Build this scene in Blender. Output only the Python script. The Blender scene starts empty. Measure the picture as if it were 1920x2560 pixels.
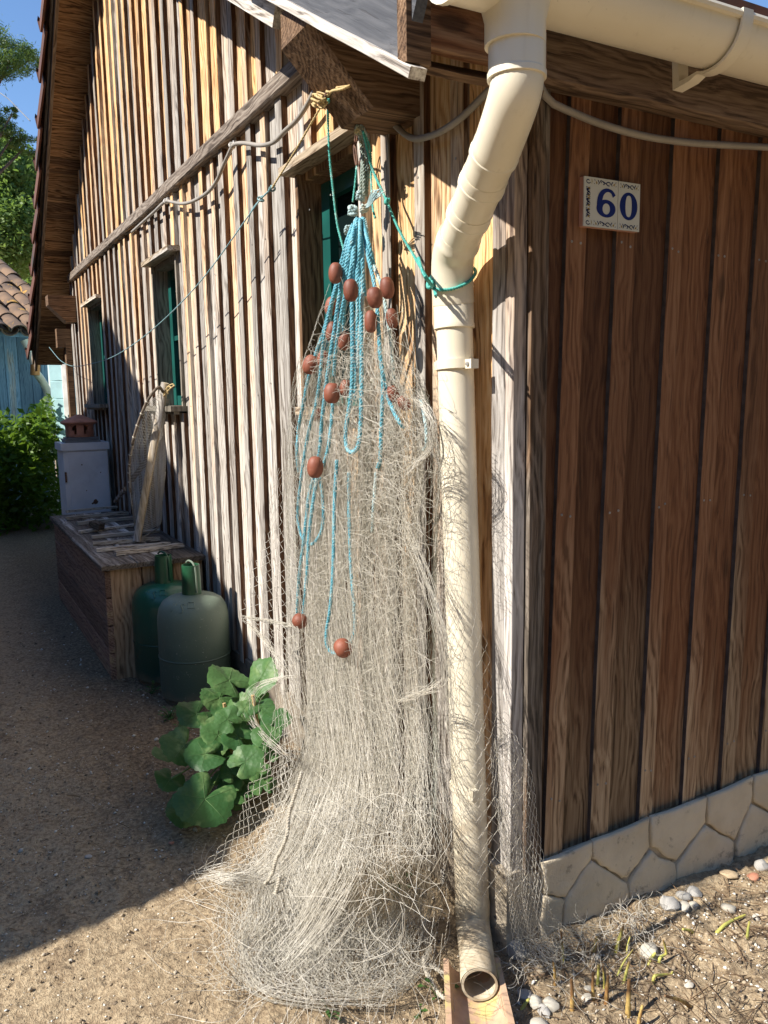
import bpy, math, random
import numpy as np
from mathutils import Vector, noise as mnoise

random.seed(7)
rng = np.random.default_rng(11)
SC = bpy.context.scene
COL = SC.collection
PI = math.pi

# ------------------------------------------------------------------ camera, sky, sun, exposure
F, YAW, PITCH, ROLL = 2022.4, math.radians(61.303), math.radians(8.121), math.radians(-0.954)
CP = np.array([-1.096, -1.406, 1.29])
def _rot():
    cy, sy = math.cos(YAW), math.sin(YAW)
    f = np.array([cy*math.cos(PITCH), sy*math.cos(PITCH), -math.sin(PITCH)])
    r = np.array([sy, -cy, 0.0]); u = np.cross(r, f)
    c, s = math.cos(ROLL), math.sin(ROLL)
    r2 = c*r+s*u; u2 = -s*r+c*u
    return np.array([r2, -u2, f])
RM = _rot()
cam_d = bpy.data.cameras.new('camera'); cam = bpy.data.objects.new('camera', cam_d); COL.objects.link(cam)
cam_d.sensor_fit = 'VERTICAL'; cam_d.sensor_height = 24.0; cam_d.lens = 24.0*F/2560.0
cam_d.clip_start = 0.05; cam_d.clip_end = 400
from mathutils import Matrix
cam.matrix_world = Matrix(((RM[0][0], -RM[1][0], -RM[2][0], CP[0]), (RM[0][1], -RM[1][1], -RM[2][1], CP[1]),
                           (RM[0][2], -RM[1][2], -RM[2][2], CP[2]), (0, 0, 0, 1)))
SC.camera = cam

SUN_DIR = Vector((1.0, -0.06, -0.9)).normalized()
SUN_EL = math.asin(-SUN_DIR.z); SUN_AZ = math.atan2(-SUN_DIR.x, -SUN_DIR.y)
W = bpy.data.worlds.new('World'); SC.world = W; W.use_nodes = True
wn = W.node_tree.nodes; bg = wn['Background']
sky = wn.new('ShaderNodeTexSky'); sky.sky_type = 'NISHITA'; sky.sun_disc = False
sky.sun_elevation = SUN_EL; sky.sun_rotation = SUN_AZ % (2*PI)
sky.air_density = 1.0; sky.dust_density = 0.0; sky.ozone_density = 6.0
W.node_tree.links.new(sky.outputs[0], bg.inputs[0]); bg.inputs[1].default_value = 0.11
sun_d = bpy.data.lights.new('sun', 'SUN'); sun_d.energy = 5.0; sun_d.angle = math.radians(0.53); sun_d.color = (1.0, 0.94, 0.85)
sun = bpy.data.objects.new('sun', sun_d); COL.objects.link(sun)
sun.rotation_euler = SUN_DIR.to_track_quat('-Z', 'Y').to_euler(); sun.location = (-6, -1, 8)
SC.view_settings.view_transform = 'Standard'; SC.view_settings.look = 'None'
SC.view_settings.gamma = 1.0; SC.view_settings.use_curve_mapping = False
SC.view_settings.exposure = 0.85

# ------------------------------------------------------------------ measuring helpers: a pixel of the 1920 x 2560 photo onto a real plane
def ray(x, y): return RM.T @ np.array([x-960.0, y-1280.0, F])
def onx(x, y, x0=0.0): r = ray(x, y); return CP+r*((x0-CP[0])/r[0])
def ony(x, y, y0=0.0): r = ray(x, y); return CP+r*((y0-CP[1])/r[1])
def onz(x, y, z0=0.0): r = ray(x, y); return CP+r*((z0-CP[2])/r[2])
def atd(x, y, d): return CP+ray(x, y)*(d/F)

# ------------------------------------------------------------------ object helpers
def link(name, me, parent=None, loc=None):
    o = bpy.data.objects.new(name, me); COL.objects.link(o)
    if parent is not None: o.parent = parent
    if loc is not None: o.location = loc
    return o
def tag(o, label=None, cat=None, group=None, kind=None):
    if label: o['label'] = label
    if cat: o['category'] = cat
    if group: o['group'] = group
    if kind: o['kind'] = kind
    return o
def thing(name, label, cat, loc=(0, 0, 0), group=None):
    o = link(name, None, None, loc); o.empty_display_size = 0.05
    return tag(o, label, cat, group)

class MB:
    def __init__(s): s.v = []; s.f = []; s.m = []
    def add(s, vs, fs, mi=0):
        b = len(s.v); s.v += [tuple(float(c) for c in p) for p in vs]
        s.f += [tuple(i+b for i in f) for f in fs]; s.m += [mi]*len(fs)
    def box(s, c, sz, R=None, mi=0):
        c = np.array(c, float); h = np.array(sz, float)/2
        P = np.array([[sx, sy, sz_] for sx in (-1, 1) for sy in (-1, 1) for sz_ in (-1, 1)])*h
        if R is not None: P = P @ np.array(R).T
        s.add(P+c, [(0, 1, 3, 2), (4, 6, 7, 5), (0, 4, 5, 1), (2, 3, 7, 6), (0, 2, 6, 4), (1, 5, 7, 3)], mi)
    def prism(s, poly, d, mi=0):          # polygon (3D points, CCW seen from +d side) extruded by vector d
        poly = [np.array(p, float) for p in poly]; n = len(poly); d = np.array(d, float)
        s.add(poly+[p+d for p in poly], [tuple(range(n-1, -1, -1)), tuple(range(n, 2*n))]+[(i, (i+1) % n, n+(i+1) % n, n+i) for i in range(n)], mi)
    def tube(s, pts, r, sides=8, caps=True, mi=0):
        pts = np.array(pts, float); n = len(pts); r = np.broadcast_to(np.array(r, float), (n,))
        T = np.gradient(pts, axis=0); T /= np.linalg.norm(T, axis=1)[:, None]+1e-12
        a = np.array([0, 0, 1.0]) if abs(T[0][2]) < 0.9 else np.array([1.0, 0, 0])
        N = np.cross(T[0], a); N /= np.linalg.norm(N); vs = []
        for i in range(n):
            N = N-T[i]*np.dot(N, T[i]); N /= np.linalg.norm(N)+1e-12; B = np.cross(T[i], N)
            for k in range(sides):
                t = 2*PI*k/sides; vs.append(pts[i]+r[i]*(math.cos(t)*N+math.sin(t)*B))
        fs = [(i*sides+k, i*sides+(k+1) % sides, (i+1)*sides+(k+1) % sides, (i+1)*sides+k) for i in range(n-1) for k in range(sides)]
        if caps: fs += [tuple(range(sides-1, -1, -1)), tuple((n-1)*sides+k for k in range(sides))]
        s.add(vs, fs, mi)
    def lathe(s, prof, c=(0, 0, 0), sides=24, mi=0, axis=None, sq=1.0, open_=False):   # prof: (r, h)
        c = np.array(c, float)
        if axis is None: ax, e1, e2 = np.array([0, 0, 1.]), np.array([1., 0, 0]), np.array([0, 1., 0])
        else:
            ax = np.array(axis, float); ax /= np.linalg.norm(ax)
            e1 = np.cross(ax, [0, 0, 1.] if abs(ax[2]) < .9 else [1., 0, 0]); e1 /= np.linalg.norm(e1); e2 = np.cross(ax, e1)
        vs = []; n = len(prof)
        for (r, h) in prof:
            for k in range(sides):
                t = 2*PI*k/sides; vs.append(c+ax*h+r*(math.cos(t)*e1+math.sin(t)*e2*sq))
        fs = [(i*sides+k, i*sides+(k+1) % sides, (i+1)*sides+(k+1) % sides, (i+1)*sides+k) for i in range(n-1) for k in range(sides)]
        if prof[0][0] > 1e-6 and not open_: fs.append(tuple(range(sides-1, -1, -1)))
        if prof[-1][0] > 1e-6 and not open_: fs.append(tuple((n-1)*sides+k for k in range(sides)))
        s.add(vs, fs, mi)
    def mesh(s, name, mats, smooth=False, origin=(0, 0, 0)):
        me = bpy.data.meshes.new(name); o = origin
        me.from_pydata([(p[0]-o[0], p[1]-o[1], p[2]-o[2]) for p in s.v], [], s.f)
        for m in (mats if isinstance(mats, (list, tuple)) else [mats]): me.materials.append(m)
        if any(s.m): me.polygons.foreach_set('material_index', s.m)
        if smooth: me.polygons.foreach_set('use_smooth', [True]*len(me.polygons))
        me.update(); return me
    def build(s, name, mats, parent=None, smooth=False, origin=(0, 0, 0), ang=None):
        o = link(name, s.mesh(name, mats, smooth or ang is not None, origin), parent, origin)
        if ang is not None:
            o.data.set_sharp_from_angle(angle=math.radians(ang))
        return o

def fast_mesh(name, V, Q, mat, smooth=True):
    me = bpy.data.meshes.new(name); V = np.asarray(V, np.float32); Q = np.asarray(Q, np.int32)
    k = Q.shape[1]
    me.vertices.add(len(V)); me.vertices.foreach_set('co', V.ravel())
    me.loops.add(Q.size); me.loops.foreach_set('vertex_index', Q.ravel())
    me.polygons.add(len(Q)); me.polygons.foreach_set('loop_start', np.arange(0, Q.size, k, dtype=np.int32))
    if smooth: me.polygons.foreach_set('use_smooth', np.ones(len(Q), bool))
    me.materials.append(mat); me.update(calc_edges=True); me.validate(); return me

def strands_geo(P, r, sides=3):
    """P: (N,K,3) strands -> tube vertices and quads"""
    N, K, _ = P.shape
    T = np.gradient(P, axis=1); T /= np.linalg.norm(T, axis=2, keepdims=True)+1e-9
    a = np.array([0.37, 0.83, 0.41]); A = np.cross(T, a); A /= np.linalg.norm(A, axis=2, keepdims=True)+1e-9
    B = np.cross(T, A); r = np.broadcast_to(np.asarray(r, float).reshape(-1, 1), (N, K))
    V = np.stack([P+r[..., None]*(math.cos(2*PI*k/sides)*A+math.sin(2*PI*k/sides)*B) for k in range(sides)], 2)  # N,K,s,3
    i = np.arange(N)[:, None, None]*K*sides; j = np.arange(K-1)[None, :, None]*sides; k = np.arange(sides)[None, None, :]
    k2 = (k+1) % sides
    Q = np.stack([i+j+k, i+j+k2, i+j+sides+k2, i+j+sides+k], -1).reshape(-1, 4)
    return V.reshape(-1, 3), Q

def smooth_path(pts, n):
    pts = np.array(pts, float); d = np.r_[0, np.cumsum(np.linalg.norm(np.diff(pts, axis=0), axis=1))]
    t = np.linspace(0, d[-1], n); out = np.zeros((n, pts.shape[1]))
    m = np.zeros_like(pts)
    for i in range(len(pts)):
        a, b = max(i-1, 0), min(i+1, len(pts)-1); m[i] = (pts[b]-pts[a])/max(d[b]-d[a], 1e-9)
    idx = np.clip(np.searchsorted(d, t, side='right')-1, 0, len(pts)-2)
    h = (d[idx+1]-d[idx]); s = ((t-d[idx])/np.maximum(h, 1e-9))[:, None]; h = h[:, None]
    return (2*s**3-3*s**2+1)*pts[idx]+(s**3-2*s**2+s)*h*m[idx]+(-2*s**3+3*s**2)*pts[idx+1]+(s**3-s**2)*h*m[idx+1]

# ------------------------------------------------------------------ materials
class NT:
    def __init__(s, name):
        s.m = bpy.data.materials.new(name); s.m.use_nodes = True; s.t = s.m.node_tree
        s.b = s.t.nodes['Principled BSDF']; s.out = s.t.nodes['Material Output']
    def n(s, typ, ins=None, **kw):
        x = s.t.nodes.new(typ)
        for k, v in kw.items(): setattr(x, k, v)
        for k, v in (ins or {}).items():
            if hasattr(v, 'links'): s.t.links.new(v, x.inputs[k])
            else: x.inputs[k].default_value = v
        return x
    def math(s, op, a, b=0.0, clamp=False):
        x = s.t.nodes.new('ShaderNodeMath'); x.operation = op; x.use_clamp = clamp
        for i, v in enumerate((a, b)):
            if hasattr(v, 'links'): s.t.links.new(v, x.inputs[i])
            else: x.inputs[i].default_value = v
        return x.outputs[0]
    def ramp(s, fac, stops):
        x = s.t.nodes.new('ShaderNodeValToRGB'); s.t.links.new(fac, x.inputs[0]); e = x.color_ramp.elements
        while len(e) < len(stops): e.new(0.5)
        for q, (p, c) in zip(e, stops):
            q.position = p; q.color = (*c, 1) if not isinstance(c, (int, float)) else (c, c, c, 1)
        return x.outputs[0]
    def mix(s, f, a, b, mode='MIX'):
        x = s.t.nodes.new('ShaderNodeMix'); x.data_type = 'RGBA'; x.blend_type = mode
        for i, v in ((0, f), (6, a), (7, b)):
            if hasattr(v, 'links'): s.t.links.new(v, x.inputs[i])
            else: x.inputs[i].default_value = (*v, 1) if isinstance(v, (tuple, list)) else v
        return x.outputs[2]
    def mapr(s, v, a, b, c=0.0, d=1.0):
        x = s.n('ShaderNodeMapRange', {0: v, 1: a, 2: b, 3: c, 4: d}); x.interpolation_type = 'SMOOTHSTEP'; return x.outputs[0]
    def noise(s, vec, scale, detail=3.0, rough=0.55, dist=0.0):
        return s.n('ShaderNodeTexNoise', {'Vector': vec, 'Scale': scale, 'Detail': detail, 'Roughness': rough, 'Distortion': dist}).outputs[0]
    def obj(s, shift=True):
        tc = s.n('ShaderNodeTexCoord').outputs['Object']
        if not shift: return tc
        rnd = s.n('ShaderNodeObjectInfo').outputs['Random']
        cmb = s.n('ShaderNodeCombineXYZ', {0: s.math('MULTIPLY', rnd, 31.7), 1: s.math('MULTIPLY', rnd, 17.3), 2: s.math('MULTIPLY', rnd, 53.1)}).outputs[0]
        return s.n('ShaderNodeVectorMath', {0: tc, 1: cmb}, operation='ADD').outputs[0]
    def scale(s, vec, sc): return s.n('ShaderNodeMapping', {'Vector': vec, 'Scale': sc}).outputs[0]
    def rnd(s): return s.n('ShaderNodeObjectInfo').outputs['Random']
    def world(s): return s.n('ShaderNodeNewGeometry').outputs['Position']
    def sep(s, v): return s.n('ShaderNodeSeparateXYZ', {0: v}).outputs
    def done(s, col, rough=0.8, bump=None, bs=0.3, dist=0.01, **kw):
        def put(k, v):
            if hasattr(v, 'links'): s.t.links.new(v, s.b.inputs[k])
            else: s.b.inputs[k].default_value = (*v, 1) if isinstance(v, (tuple, list)) else v
        put('Base Color', col); put('Roughness', rough)
        for k, v in kw.items(): put(k.replace('_', ' '), v)
        if bump is not None:
            x = s.n('ShaderNodeBump', {'Height': bump, 'Strength': bs, 'Distance': dist}); s.t.links.new(x.outputs[0], s.b.inputs['Normal'])
        return s.m

_WD = {}; _WZ = {}
_AX = {'x': (0.045, 1, 1), 'y': (1, 0.045, 1), 'z': (1, 1, 0.045)}
def wood(name, axis, cold, warm, fac=None, dark=0.5, resin=0.0, knots=1.0, bs=0.5, seed=0.0, worn=0.3):
    """cold / warm: three colours each (dark, mid, light) of the grain; fac: ('z', a, b) warm above b, or a number"""
    t = NT(name); _WD[t.m.name] = (name, axis, cold, warm, fac, dark, resin, knots, bs, seed, worn); o = t.obj(); g = t.scale(o, _AX[axis])
    wob = t.noise(t.scale(o, tuple(0.35 if v < 1 else 1.0 for v in _AX[axis])), 9.0, 2.0)
    gv = t.n('ShaderNodeVectorMath', {0: g, 1: t.n('ShaderNodeVectorMath', {0: t.n('ShaderNodeCombineXYZ', {0: wob, 1: wob, 2: wob}).outputs[0], 'Scale': 0.035}, operation='SCALE').outputs[0]}, operation='ADD').outputs[0]
    fine = t.noise(gv, 210.0, 3.0, 0.6); band = t.noise(gv, 62.0, 4.0, 0.62); broad = t.noise(gv, 16.0, 2.0, 0.5)
    wv = t.n('ShaderNodeTexWave', {'Vector': t.scale(gv, (1, 1, 1.6)), 'Scale': 30.0, 'Distortion': 4.5, 'Detail': 2.0, 'Detail Scale': 0.6}, wave_type='BANDS', bands_direction='DIAGONAL').outputs['Fac']
    grain = t.math('ADD', t.math('ADD', t.math('MULTIPLY', band, 0.42), t.math('MULTIPLY', wv, 0.10)), t.math('ADD', t.math('MULTIPLY', fine, 0.42), t.math('MULTIPLY', broad, 0.16)))
    R = lambda c: t.ramp(grain, [(0.43, c[0]), (0.53, c[1]), (0.66, c[2])])
    cc, cw = R(cold), R(warm)
    if isinstance(fac, tuple):
        z = t.sep(t.world())[{'x': 0, 'y': 1, 'z': 2}[fac[0]]]
        f = t.math('ADD', z, t.math('MULTIPLY', t.math('SUBTRACT', t.rnd(), 0.5), fac[3] if len(fac) > 3 else 0.6))
        f = t.math('ADD', f, t.math('MULTIPLY', t.math('SUBTRACT', broad, 0.5), 1.2))
        if len(fac) > 4: f = t.math('ADD', f, t.math('MULTIPLY', t.mapr(t.sep(t.world())[1], 0.35, 1.3, 1.0, 0.0), fac[4]))
        f = t.mapr(f, fac[1], fac[2])
    else:
        f = t.mapr(t.math('ADD', broad, t.math('MULTIPLY', t.math('SUBTRACT', t.rnd(), 0.5), 0.35)), 0.62-(fac or 0.0)*0.35, 0.80-(fac or 0.0)*0.35)
    col = t.mix(f, cc, cw)
    # per-board tone
    val = t.math('ADD', 1.0-worn, t.math('MULTIPLY', t.rnd(), 2*worn))
    hs = t.n('ShaderNodeHueSaturation', {'Color': col, 'Value': val, 'Saturation': 1.0}).outputs[0]
    crk = t.ramp(t.noise(gv, 120.0, 2.0, 0.7), [(0.30, 0.0), (0.37, 1.0)])
    col = t.mix(t.math('MULTIPLY', t.math('SUBTRACT', 1.0, crk), dark), hs, (0.025, 0.018, 0.014))
    sc = tuple(8.0 if v == 1 else 3.0 for v in _AX[axis])
    vo = t.n('ShaderNodeTexVoronoi', {'Vector': t.scale(o, sc), 'Scale': 1.0, 'Randomness': 1.0})
    kn = t.mapr(t.math('ADD', vo.outputs['Distance'], t.math('MULTIPLY', band, 0.10)), 0.12, 0.20, 1.0, 0.0)
    col = t.mix(t.math('MULTIPLY', kn, 0.75*knots), col, (0.035, 0.018, 0.01))
    if resin:
        rs = t.mapr(t.noise(t.scale(o, tuple(1.0 if v == 1 else 0.28 for v in _AX[axis])), 7.5, 3.0, 0.6), 0.70, 0.76)
        col = t.mix(t.math('MULTIPLY', rs, resin), col, (0.50, 0.33, 0.06))
    hgt = t.math('SUBTRACT', t.math('ADD', t.math('MULTIPLY', band, 0.7), t.math('MULTIPLY', fine, 0.5)), t.math('MULTIPLY', t.math('SUBTRACT', 1.0, crk), 0.6))
    return t.done(col, 0.82, hgt, bs, 0.004, Specular_IOR_Level=0.25)

GREY = ((0.125, 0.10, 0.08), (0.42, 0.38, 0.335), (0.625, 0.59, 0.54))
GREYD = ((0.12, 0.10, 0.085), (0.34, 0.305, 0.27), (0.52, 0.49, 0.44))
WARM = ((0.16, 0.07, 0.028), (0.54, 0.31, 0.13), (0.66, 0.47, 0.26))
BROWN = ((0.092, 0.037, 0.017), (0.150, 0.064, 0.029), (0.205, 0.098, 0.047))
TAN = ((0.10, 0.060, 0.032), (0.27, 0.175, 0.10), (0.42, 0.30, 0.185))
DARKB = ((0.03, 0.017, 0.010), (0.085, 0.048, 0.026), (0.16, 0.10, 0.06))
M_board = wood('wood_gable_board', 'z', GREY, WARM, ('z', 1.55, 3.7, 3.0, 1.3), 0.5, 0.8, 0.8)
M_batten = wood('wood_gable_batten', 'z', GREYD, WARM, ('z', 1.6, 3.8, 2.8, 1.0), 0.55, 0.7, 0.8)
M_batside = wood('wood_batten_edge', 'z', ((0.03, 0.014, 0.007), (0.105, 0.048, 0.024), (0.18, 0.10, 0.055)), GREYD, 0.1, 0.3)  # less weathered batten sides, with their shade put into the brown
M_rwall = wood('wood_side_board', 'z', TAN, BROWN, ('z', 0.15, 0.75, 0.35), 0.45, 0.0, 1.0)
BROWNL = ((0.110, 0.048, 0.023), (0.185, 0.084, 0.040), (0.245, 0.124, 0.063))
M_rbat = wood('wood_side_batten', 'z', ((0.13, 0.08, 0.045), (0.35, 0.24, 0.145), (0.50, 0.37, 0.24)), BROWNL, ('z', 0.25, 1.0, 0.35), 0.4, 0.0, 0.8)
M_post = wood('wood_corner_post', 'z', ((0.14, 0.12, 0.105), (0.38, 0.35, 0.32), (0.54, 0.51, 0.475)), ((0.09, 0.06, 0.045), (0.26, 0.19, 0.14), (0.42, 0.31, 0.22)), ('z', 1.15, 1.75, 0.4), 0.55)
M_rough = wood('wood_rough_sawn', 'z', ((0.03, 0.025, 0.02), (0.10, 0.082, 0.065), (0.20, 0.17, 0.14)), DARKB, 0.2, 0.5, 0, 0.6, 1.0)
M_beam = wood('wood_rail', 'y', ((0.08, 0.06, 0.045), (0.21, 0.165, 0.13), (0.36, 0.305, 0.25)), WARM, 0.1, 0.45, 0, 0.5)
M_fasc = wood('wood_fascia', 'x', ((0.085, 0.052, 0.032), (0.20, 0.128, 0.080), (0.31, 0.215, 0.14)), BROWN, 0.3, 0.5, 0, 1.0)
M_timber = wood('wood_plate', 'x', ((0.05, 0.028, 0.016), (0.15, 0.088, 0.048), (0.26, 0.165, 0.10)), DARKB, 0.35, 0.5, 0, 1.0)
M_barge = wood('wood_barge', 'y', ((0.075, 0.079, 0.092), (0.090, 0.095, 0.108), (0.118, 0.122, 0.136)), GREYD, 0.0, 0.25, 0, 0.2, 0.3)
M_bargeg = wood('wood_barge_grey', 'y', GREY, GREYD, 0.0, 0.4, 0, 0.3, 0.3)
M_soffit = wood('wood_soffit', 'x', ((0.04, 0.02, 0.01), (0.30, 0.17, 0.085), (0.46, 0.30, 0.165)), DARKB, 0.35, 0.85, 0, 1.3)
M_jamb = wood('wood_jamb', 'z', ((0.05, 0.025, 0.012), (0.15, 0.085, 0.045), (0.24, 0.15, 0.085)), WARM, 0.1, 0.4, 0, 0.8)
M_jambg = wood('wood_jamb_grey', 'z', ((0.10, 0.085, 0.065), (0.24, 0.21, 0.165), (0.36, 0.32, 0.26)), GREYD, 0.2, 0.5, 0, 0.8)
M_lint = wood('wood_lintel', 'y', ((0.14, 0.09, 0.055), (0.36, 0.28, 0.19), (0.52, 0.42, 0.30)), GREY, 0.3, 0.4, 0, 0.5)
M_boxp = wood('wood_crate_front', 'z', ((0.14, 0.08, 0.045), (0.34, 0.215, 0.125), (0.45, 0.31, 0.19)), TAN, 0.1, 0.25, 0, 1.0, 0.3)
M_boxs = wood('wood_crate_side', 'y', ((0.10, 0.055, 0.04), (0.22, 0.13, 0.09), (0.31, 0.20, 0.145)), TAN, 0.0, 0.25, 0, 0.6, 0.3)
M_lid = wood('wood_crate_lid', 'y', ((0.04, 0.03, 0.024), (0.10, 0.08, 0.062), (0.17, 0.14, 0.11)), GREYD, 0.0, 0.5, 0, 0.5)
M_drift = wood('wood_driftwood', 'x', ((0.16, 0.125, 0.095), (0.50, 0.43, 0.34), (0.68, 0.61, 0.51)), GREYD, 0.2, 0.95, 0, 1.3, 0.9)
M_pole = wood('wood_pole', 'z', ((0.34, 0.25, 0.15), (0.55, 0.43, 0.27), (0.66, 0.56, 0.40)), GREY, 0.3, 0.3, 0, 0.6, 0.3)
M_poled = wood('wood_dark_pole', 'z', ((0.06, 0.045, 0.035), (0.15, 0.12, 0.09), (0.25, 0.2, 0.16)), GREYD, 0.1, 0.3)

def plain(name, col, rough=0.6, var=0.15, sc=8.0, spots=None, bump=0.0, **kw):
    t = NT(name); o = t.obj(); n = t.noise(o, sc, 4.0, 0.6)
    c = t.mix(t.mapr(n, 0.35, 0.65), tuple(x*(1-var) for x in col), tuple(min(1, x*(1+var)) for x in col))
    if spots:
        scol, ssc, a, b = spots
        c = t.mix(t.mapr(t.noise(o, ssc, 5.0, 0.7), a, b), c, scol)
    return t.done(c, rough, n if bump else None, bump, 0.01, **kw)

def cream_mat():
    t = NT('cream_plastic'); o = t.obj(False); z = t.sep(t.world())[2]
    base = t.mix(t.mapr(t.noise(o, 3.0, 3.0), 0.35, 0.65), (0.73, 0.66, 0.51), (0.79, 0.72, 0.57))
    mud = t.mapr(t.math('ADD', t.noise(o, 11.0, 5.0, 0.65), t.math('MULTIPLY', t.math('SUBTRACT', 0.50, z), 0.65)), 0.52, 0.92)
    c = t.mix(t.math('MULTIPLY', mud, 0.85), base, (0.30, 0.22, 0.13))
    run = t.mapr(t.noise(t.scale(o, (1, 1, 0.07)), 42.0, 4.0, 0.6), 0.56, 0.78); c = t.mix(t.math('MULTIPLY', run, 0.22), c, (0.40, 0.33, 0.22))
    fleck = t.mapr(t.noise(o, 95.0, 4.0, 0.8), 0.68, 0.74); c = t.mix(t.math('MULTIPLY', fleck, 0.55), c, (0.20, 0.15, 0.09))
    return t.done(c, t.mix(mud, (0.34, 0.34, 0.34), (0.8, 0.8, 0.8)), t.noise(o, 30.0, 4.0), 0.08, 0.003, Specular_IOR_Level=0.45)
M_cream = cream_mat()
M_rshade = plain('batten_edge_shade', (0.066, 0.052, 0.048), 0.8, 0.3, 30.0)  # shade and sky tint of the side wall batten edges, put into the colour
M_creamd = plain('cream_plastic_far', (0.72, 0.66, 0.53), 0.4, 0.06)
M_orange = plain('orange_collar', (0.48, 0.20, 0.06), 0.6)
def net_mat(name, c1, c2):
    t = NT(name); r = t.n('ShaderNodeNewGeometry').outputs['Random Per Island']
    return t.done(t.mix(r, c1, c2), 0.55, Specular_IOR_Level=0.3)
M_net = net_mat('net_twine', (0.40, 0.37, 0.30), (0.64, 0.60, 0.51))
M_netp = net_mat('net_twine_pale', (0.48, 0.445, 0.37), (0.74, 0.70, 0.615))
M_netg = net_mat('net_twine_greenish', (0.26, 0.27, 0.22), (0.48, 0.48, 0.41))
def rope_mat(name, c1, c2, c3):
    t = NT(name); o = t.obj(False); n = t.noise(o, 26.0, 4.0, 0.7); f = t.noise(o, 300.0, 2.0)
    return t.done(t.mix(t.mapr(n, 0.55, 0.72), t.mix(t.mapr(f, 0.3, 0.7), c1, c2), c3), 0.62, f, 0.4, 0.002)
M_rope = rope_mat('rope_blue', (0.05, 0.27, 0.36), (0.19, 0.48, 0.57), (0.38, 0.54, 0.55))
M_ropef = rope_mat('rope_faded', (0.30, 0.44, 0.46), (0.46, 0.58, 0.58), (0.50, 0.47, 0.36))
M_ropeo = rope_mat('rope_old', (0.17, 0.22, 0.19), (0.32, 0.38, 0.33), (0.42, 0.33, 0.15))
M_ropeg = rope_mat('rope_green', (0.03, 0.28, 0.24), (0.08, 0.42, 0.36), (0.45, 0.66, 0.60))
M_ropew = rope_mat('rope_white', (0.38, 0.34, 0.27), (0.54, 0.50, 0.42), (0.34, 0.29, 0.21))
M_straw = rope_mat('rope_straw', (0.40, 0.28, 0.11), (0.62, 0.47, 0.23), (0.30, 0.20, 0.09))
M_wire = plain('wire_coated', (0.20, 0.34, 0.36), 0.45)
M_cable = plain('cable_grey', (0.30, 0.27, 0.23), 0.5, 0.12)
M_clip = plain('clip_white', (0.72, 0.70, 0.66), 0.5)
M_rust = plain('rusty_iron', (0.13, 0.065, 0.04), 0.8, 0.4, 60.0, bump=0.3)
M_nail = plain('nail_head', (0.25, 0.235, 0.215), 0.5, 0.3, 90.0)
M_float = (lambda t: (lambda o: t.done(t.mix(t.mapr(t.noise(o, 40.0, 4.0, 0.65), 0.50, 0.75), t.mix(t.rnd(), (0.15, 0.042, 0.022), (0.24, 0.072, 0.038)), (0.28, 0.11, 0.065)), 0.6, t.noise(o, 70.0, 3.0), 0.15, 0.003))(t.obj()))(NT('float_terracotta'))
M_teal = plain('paint_dark_teal', (0.010, 0.085, 0.072), 0.35, 0.15, 6.0)
M_teall = plain('paint_teal', (0.035, 0.22, 0.19), 0.4, 0.1, 6.0)
M_glass = NT('window_glass').done((0.006, 0.012, 0.012), 0.12, Specular_IOR_Level=0.5, IOR=1.15)
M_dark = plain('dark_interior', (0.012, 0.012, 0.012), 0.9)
M_tile = (lambda t: (lambda o: t.done(t.mix(t.mapr(t.noise(o, 5.0, 4.0, 0.6), 0.5, 0.7), t.mix(t.rnd(), (0.085, 0.032, 0.020), (0.13, 0.052, 0.032)), (0.05, 0.036, 0.032)), 0.85, t.noise(o, 40.0, 3.0), 0.3, 0.004))(t.obj()))(NT('roof_tile_brown'))
M_canal = (lambda t: (lambda o: t.done(t.mix(t.mapr(t.noise(o, 6.0, 4.0, 0.65), 0.58, 0.68), t.mix(t.mapr(t.noise(o, 3.0, 3.0), 0.4, 0.65), t.mix(t.rnd(), (0.18, 0.115, 0.072), (0.26, 0.165, 0.10)), (0.085, 0.06, 0.048)), (0.48, 0.27, 0.06)), 0.9, t.noise(o, 40.0, 3.0), 0.3, 0.004))(t.obj()))(NT('canal_tile'))
M_terra = plain('terracotta', (0.42, 0.185, 0.115), 0.75, 0.2, 14.0, ((0.20, 0.09, 0.06), 20.0, 0.58, 0.72), 0.1)
M_trough = plain('trough_tile', (0.44, 0.29, 0.19), 0.85, 0.2, 12.0, ((0.50, 0.40, 0.16), 9.0, 0.55, 0.66), 0.2)
M_slate = plain('slate', (0.16, 0.165, 0.17), 0.6, 0.2)
M_white = plain('white_paint_box', (0.66, 0.68, 0.71), 0.5, 0.06, 5.0, ((0.52, 0.54, 0.57), 4.0, 0.55, 0.75))
M_bluew = wood('wood_blue_paint', 'z', ((0.14, 0.24, 0.34), (0.25, 0.40, 0.54), (0.32, 0.48, 0.61)), GREY, 0.0, 0.2, 0, 0.1, 0.2)
M_bluel = plain('pale_blue_paint', (0.42, 0.66, 0.68), 0.6, 0.08)
M_blued = plain('blue_trim', (0.02, 0.13, 0.19), 0.5)
M_plaster = plain('pale_plaster', (0.55, 0.52, 0.46), 0.9, 0.1)
M_mortar = plain('mortar', (0.42, 0.355, 0.265), 0.95, 0.25, 18.0, ((0.12, 0.10, 0.085), 25.0, 0.58, 0.68), 0.5)
M_stoneb = (lambda t: (lambda o: t.done(t.mix(t.math('MULTIPLY', t.mapr(t.math('ADD', t.noise(o, 22.0, 6.0, 0.75), t.mapr(t.sep(t.world())[2], 0.0, 0.09, 0.07, 0.0)), 0.58, 0.70), 0.6), t.mix(t.mapr(t.noise(o, 5.0, 4.0, 0.6), 0.35, 0.68), (0.60, 0.505, 0.36), (0.72, 0.62, 0.46)), (0.22, 0.18, 0.135)), 0.92, t.noise(o, 30.0, 6.0, 0.65), 0.7, 0.008))(t.obj()))(NT('plinth_stone'))
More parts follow.
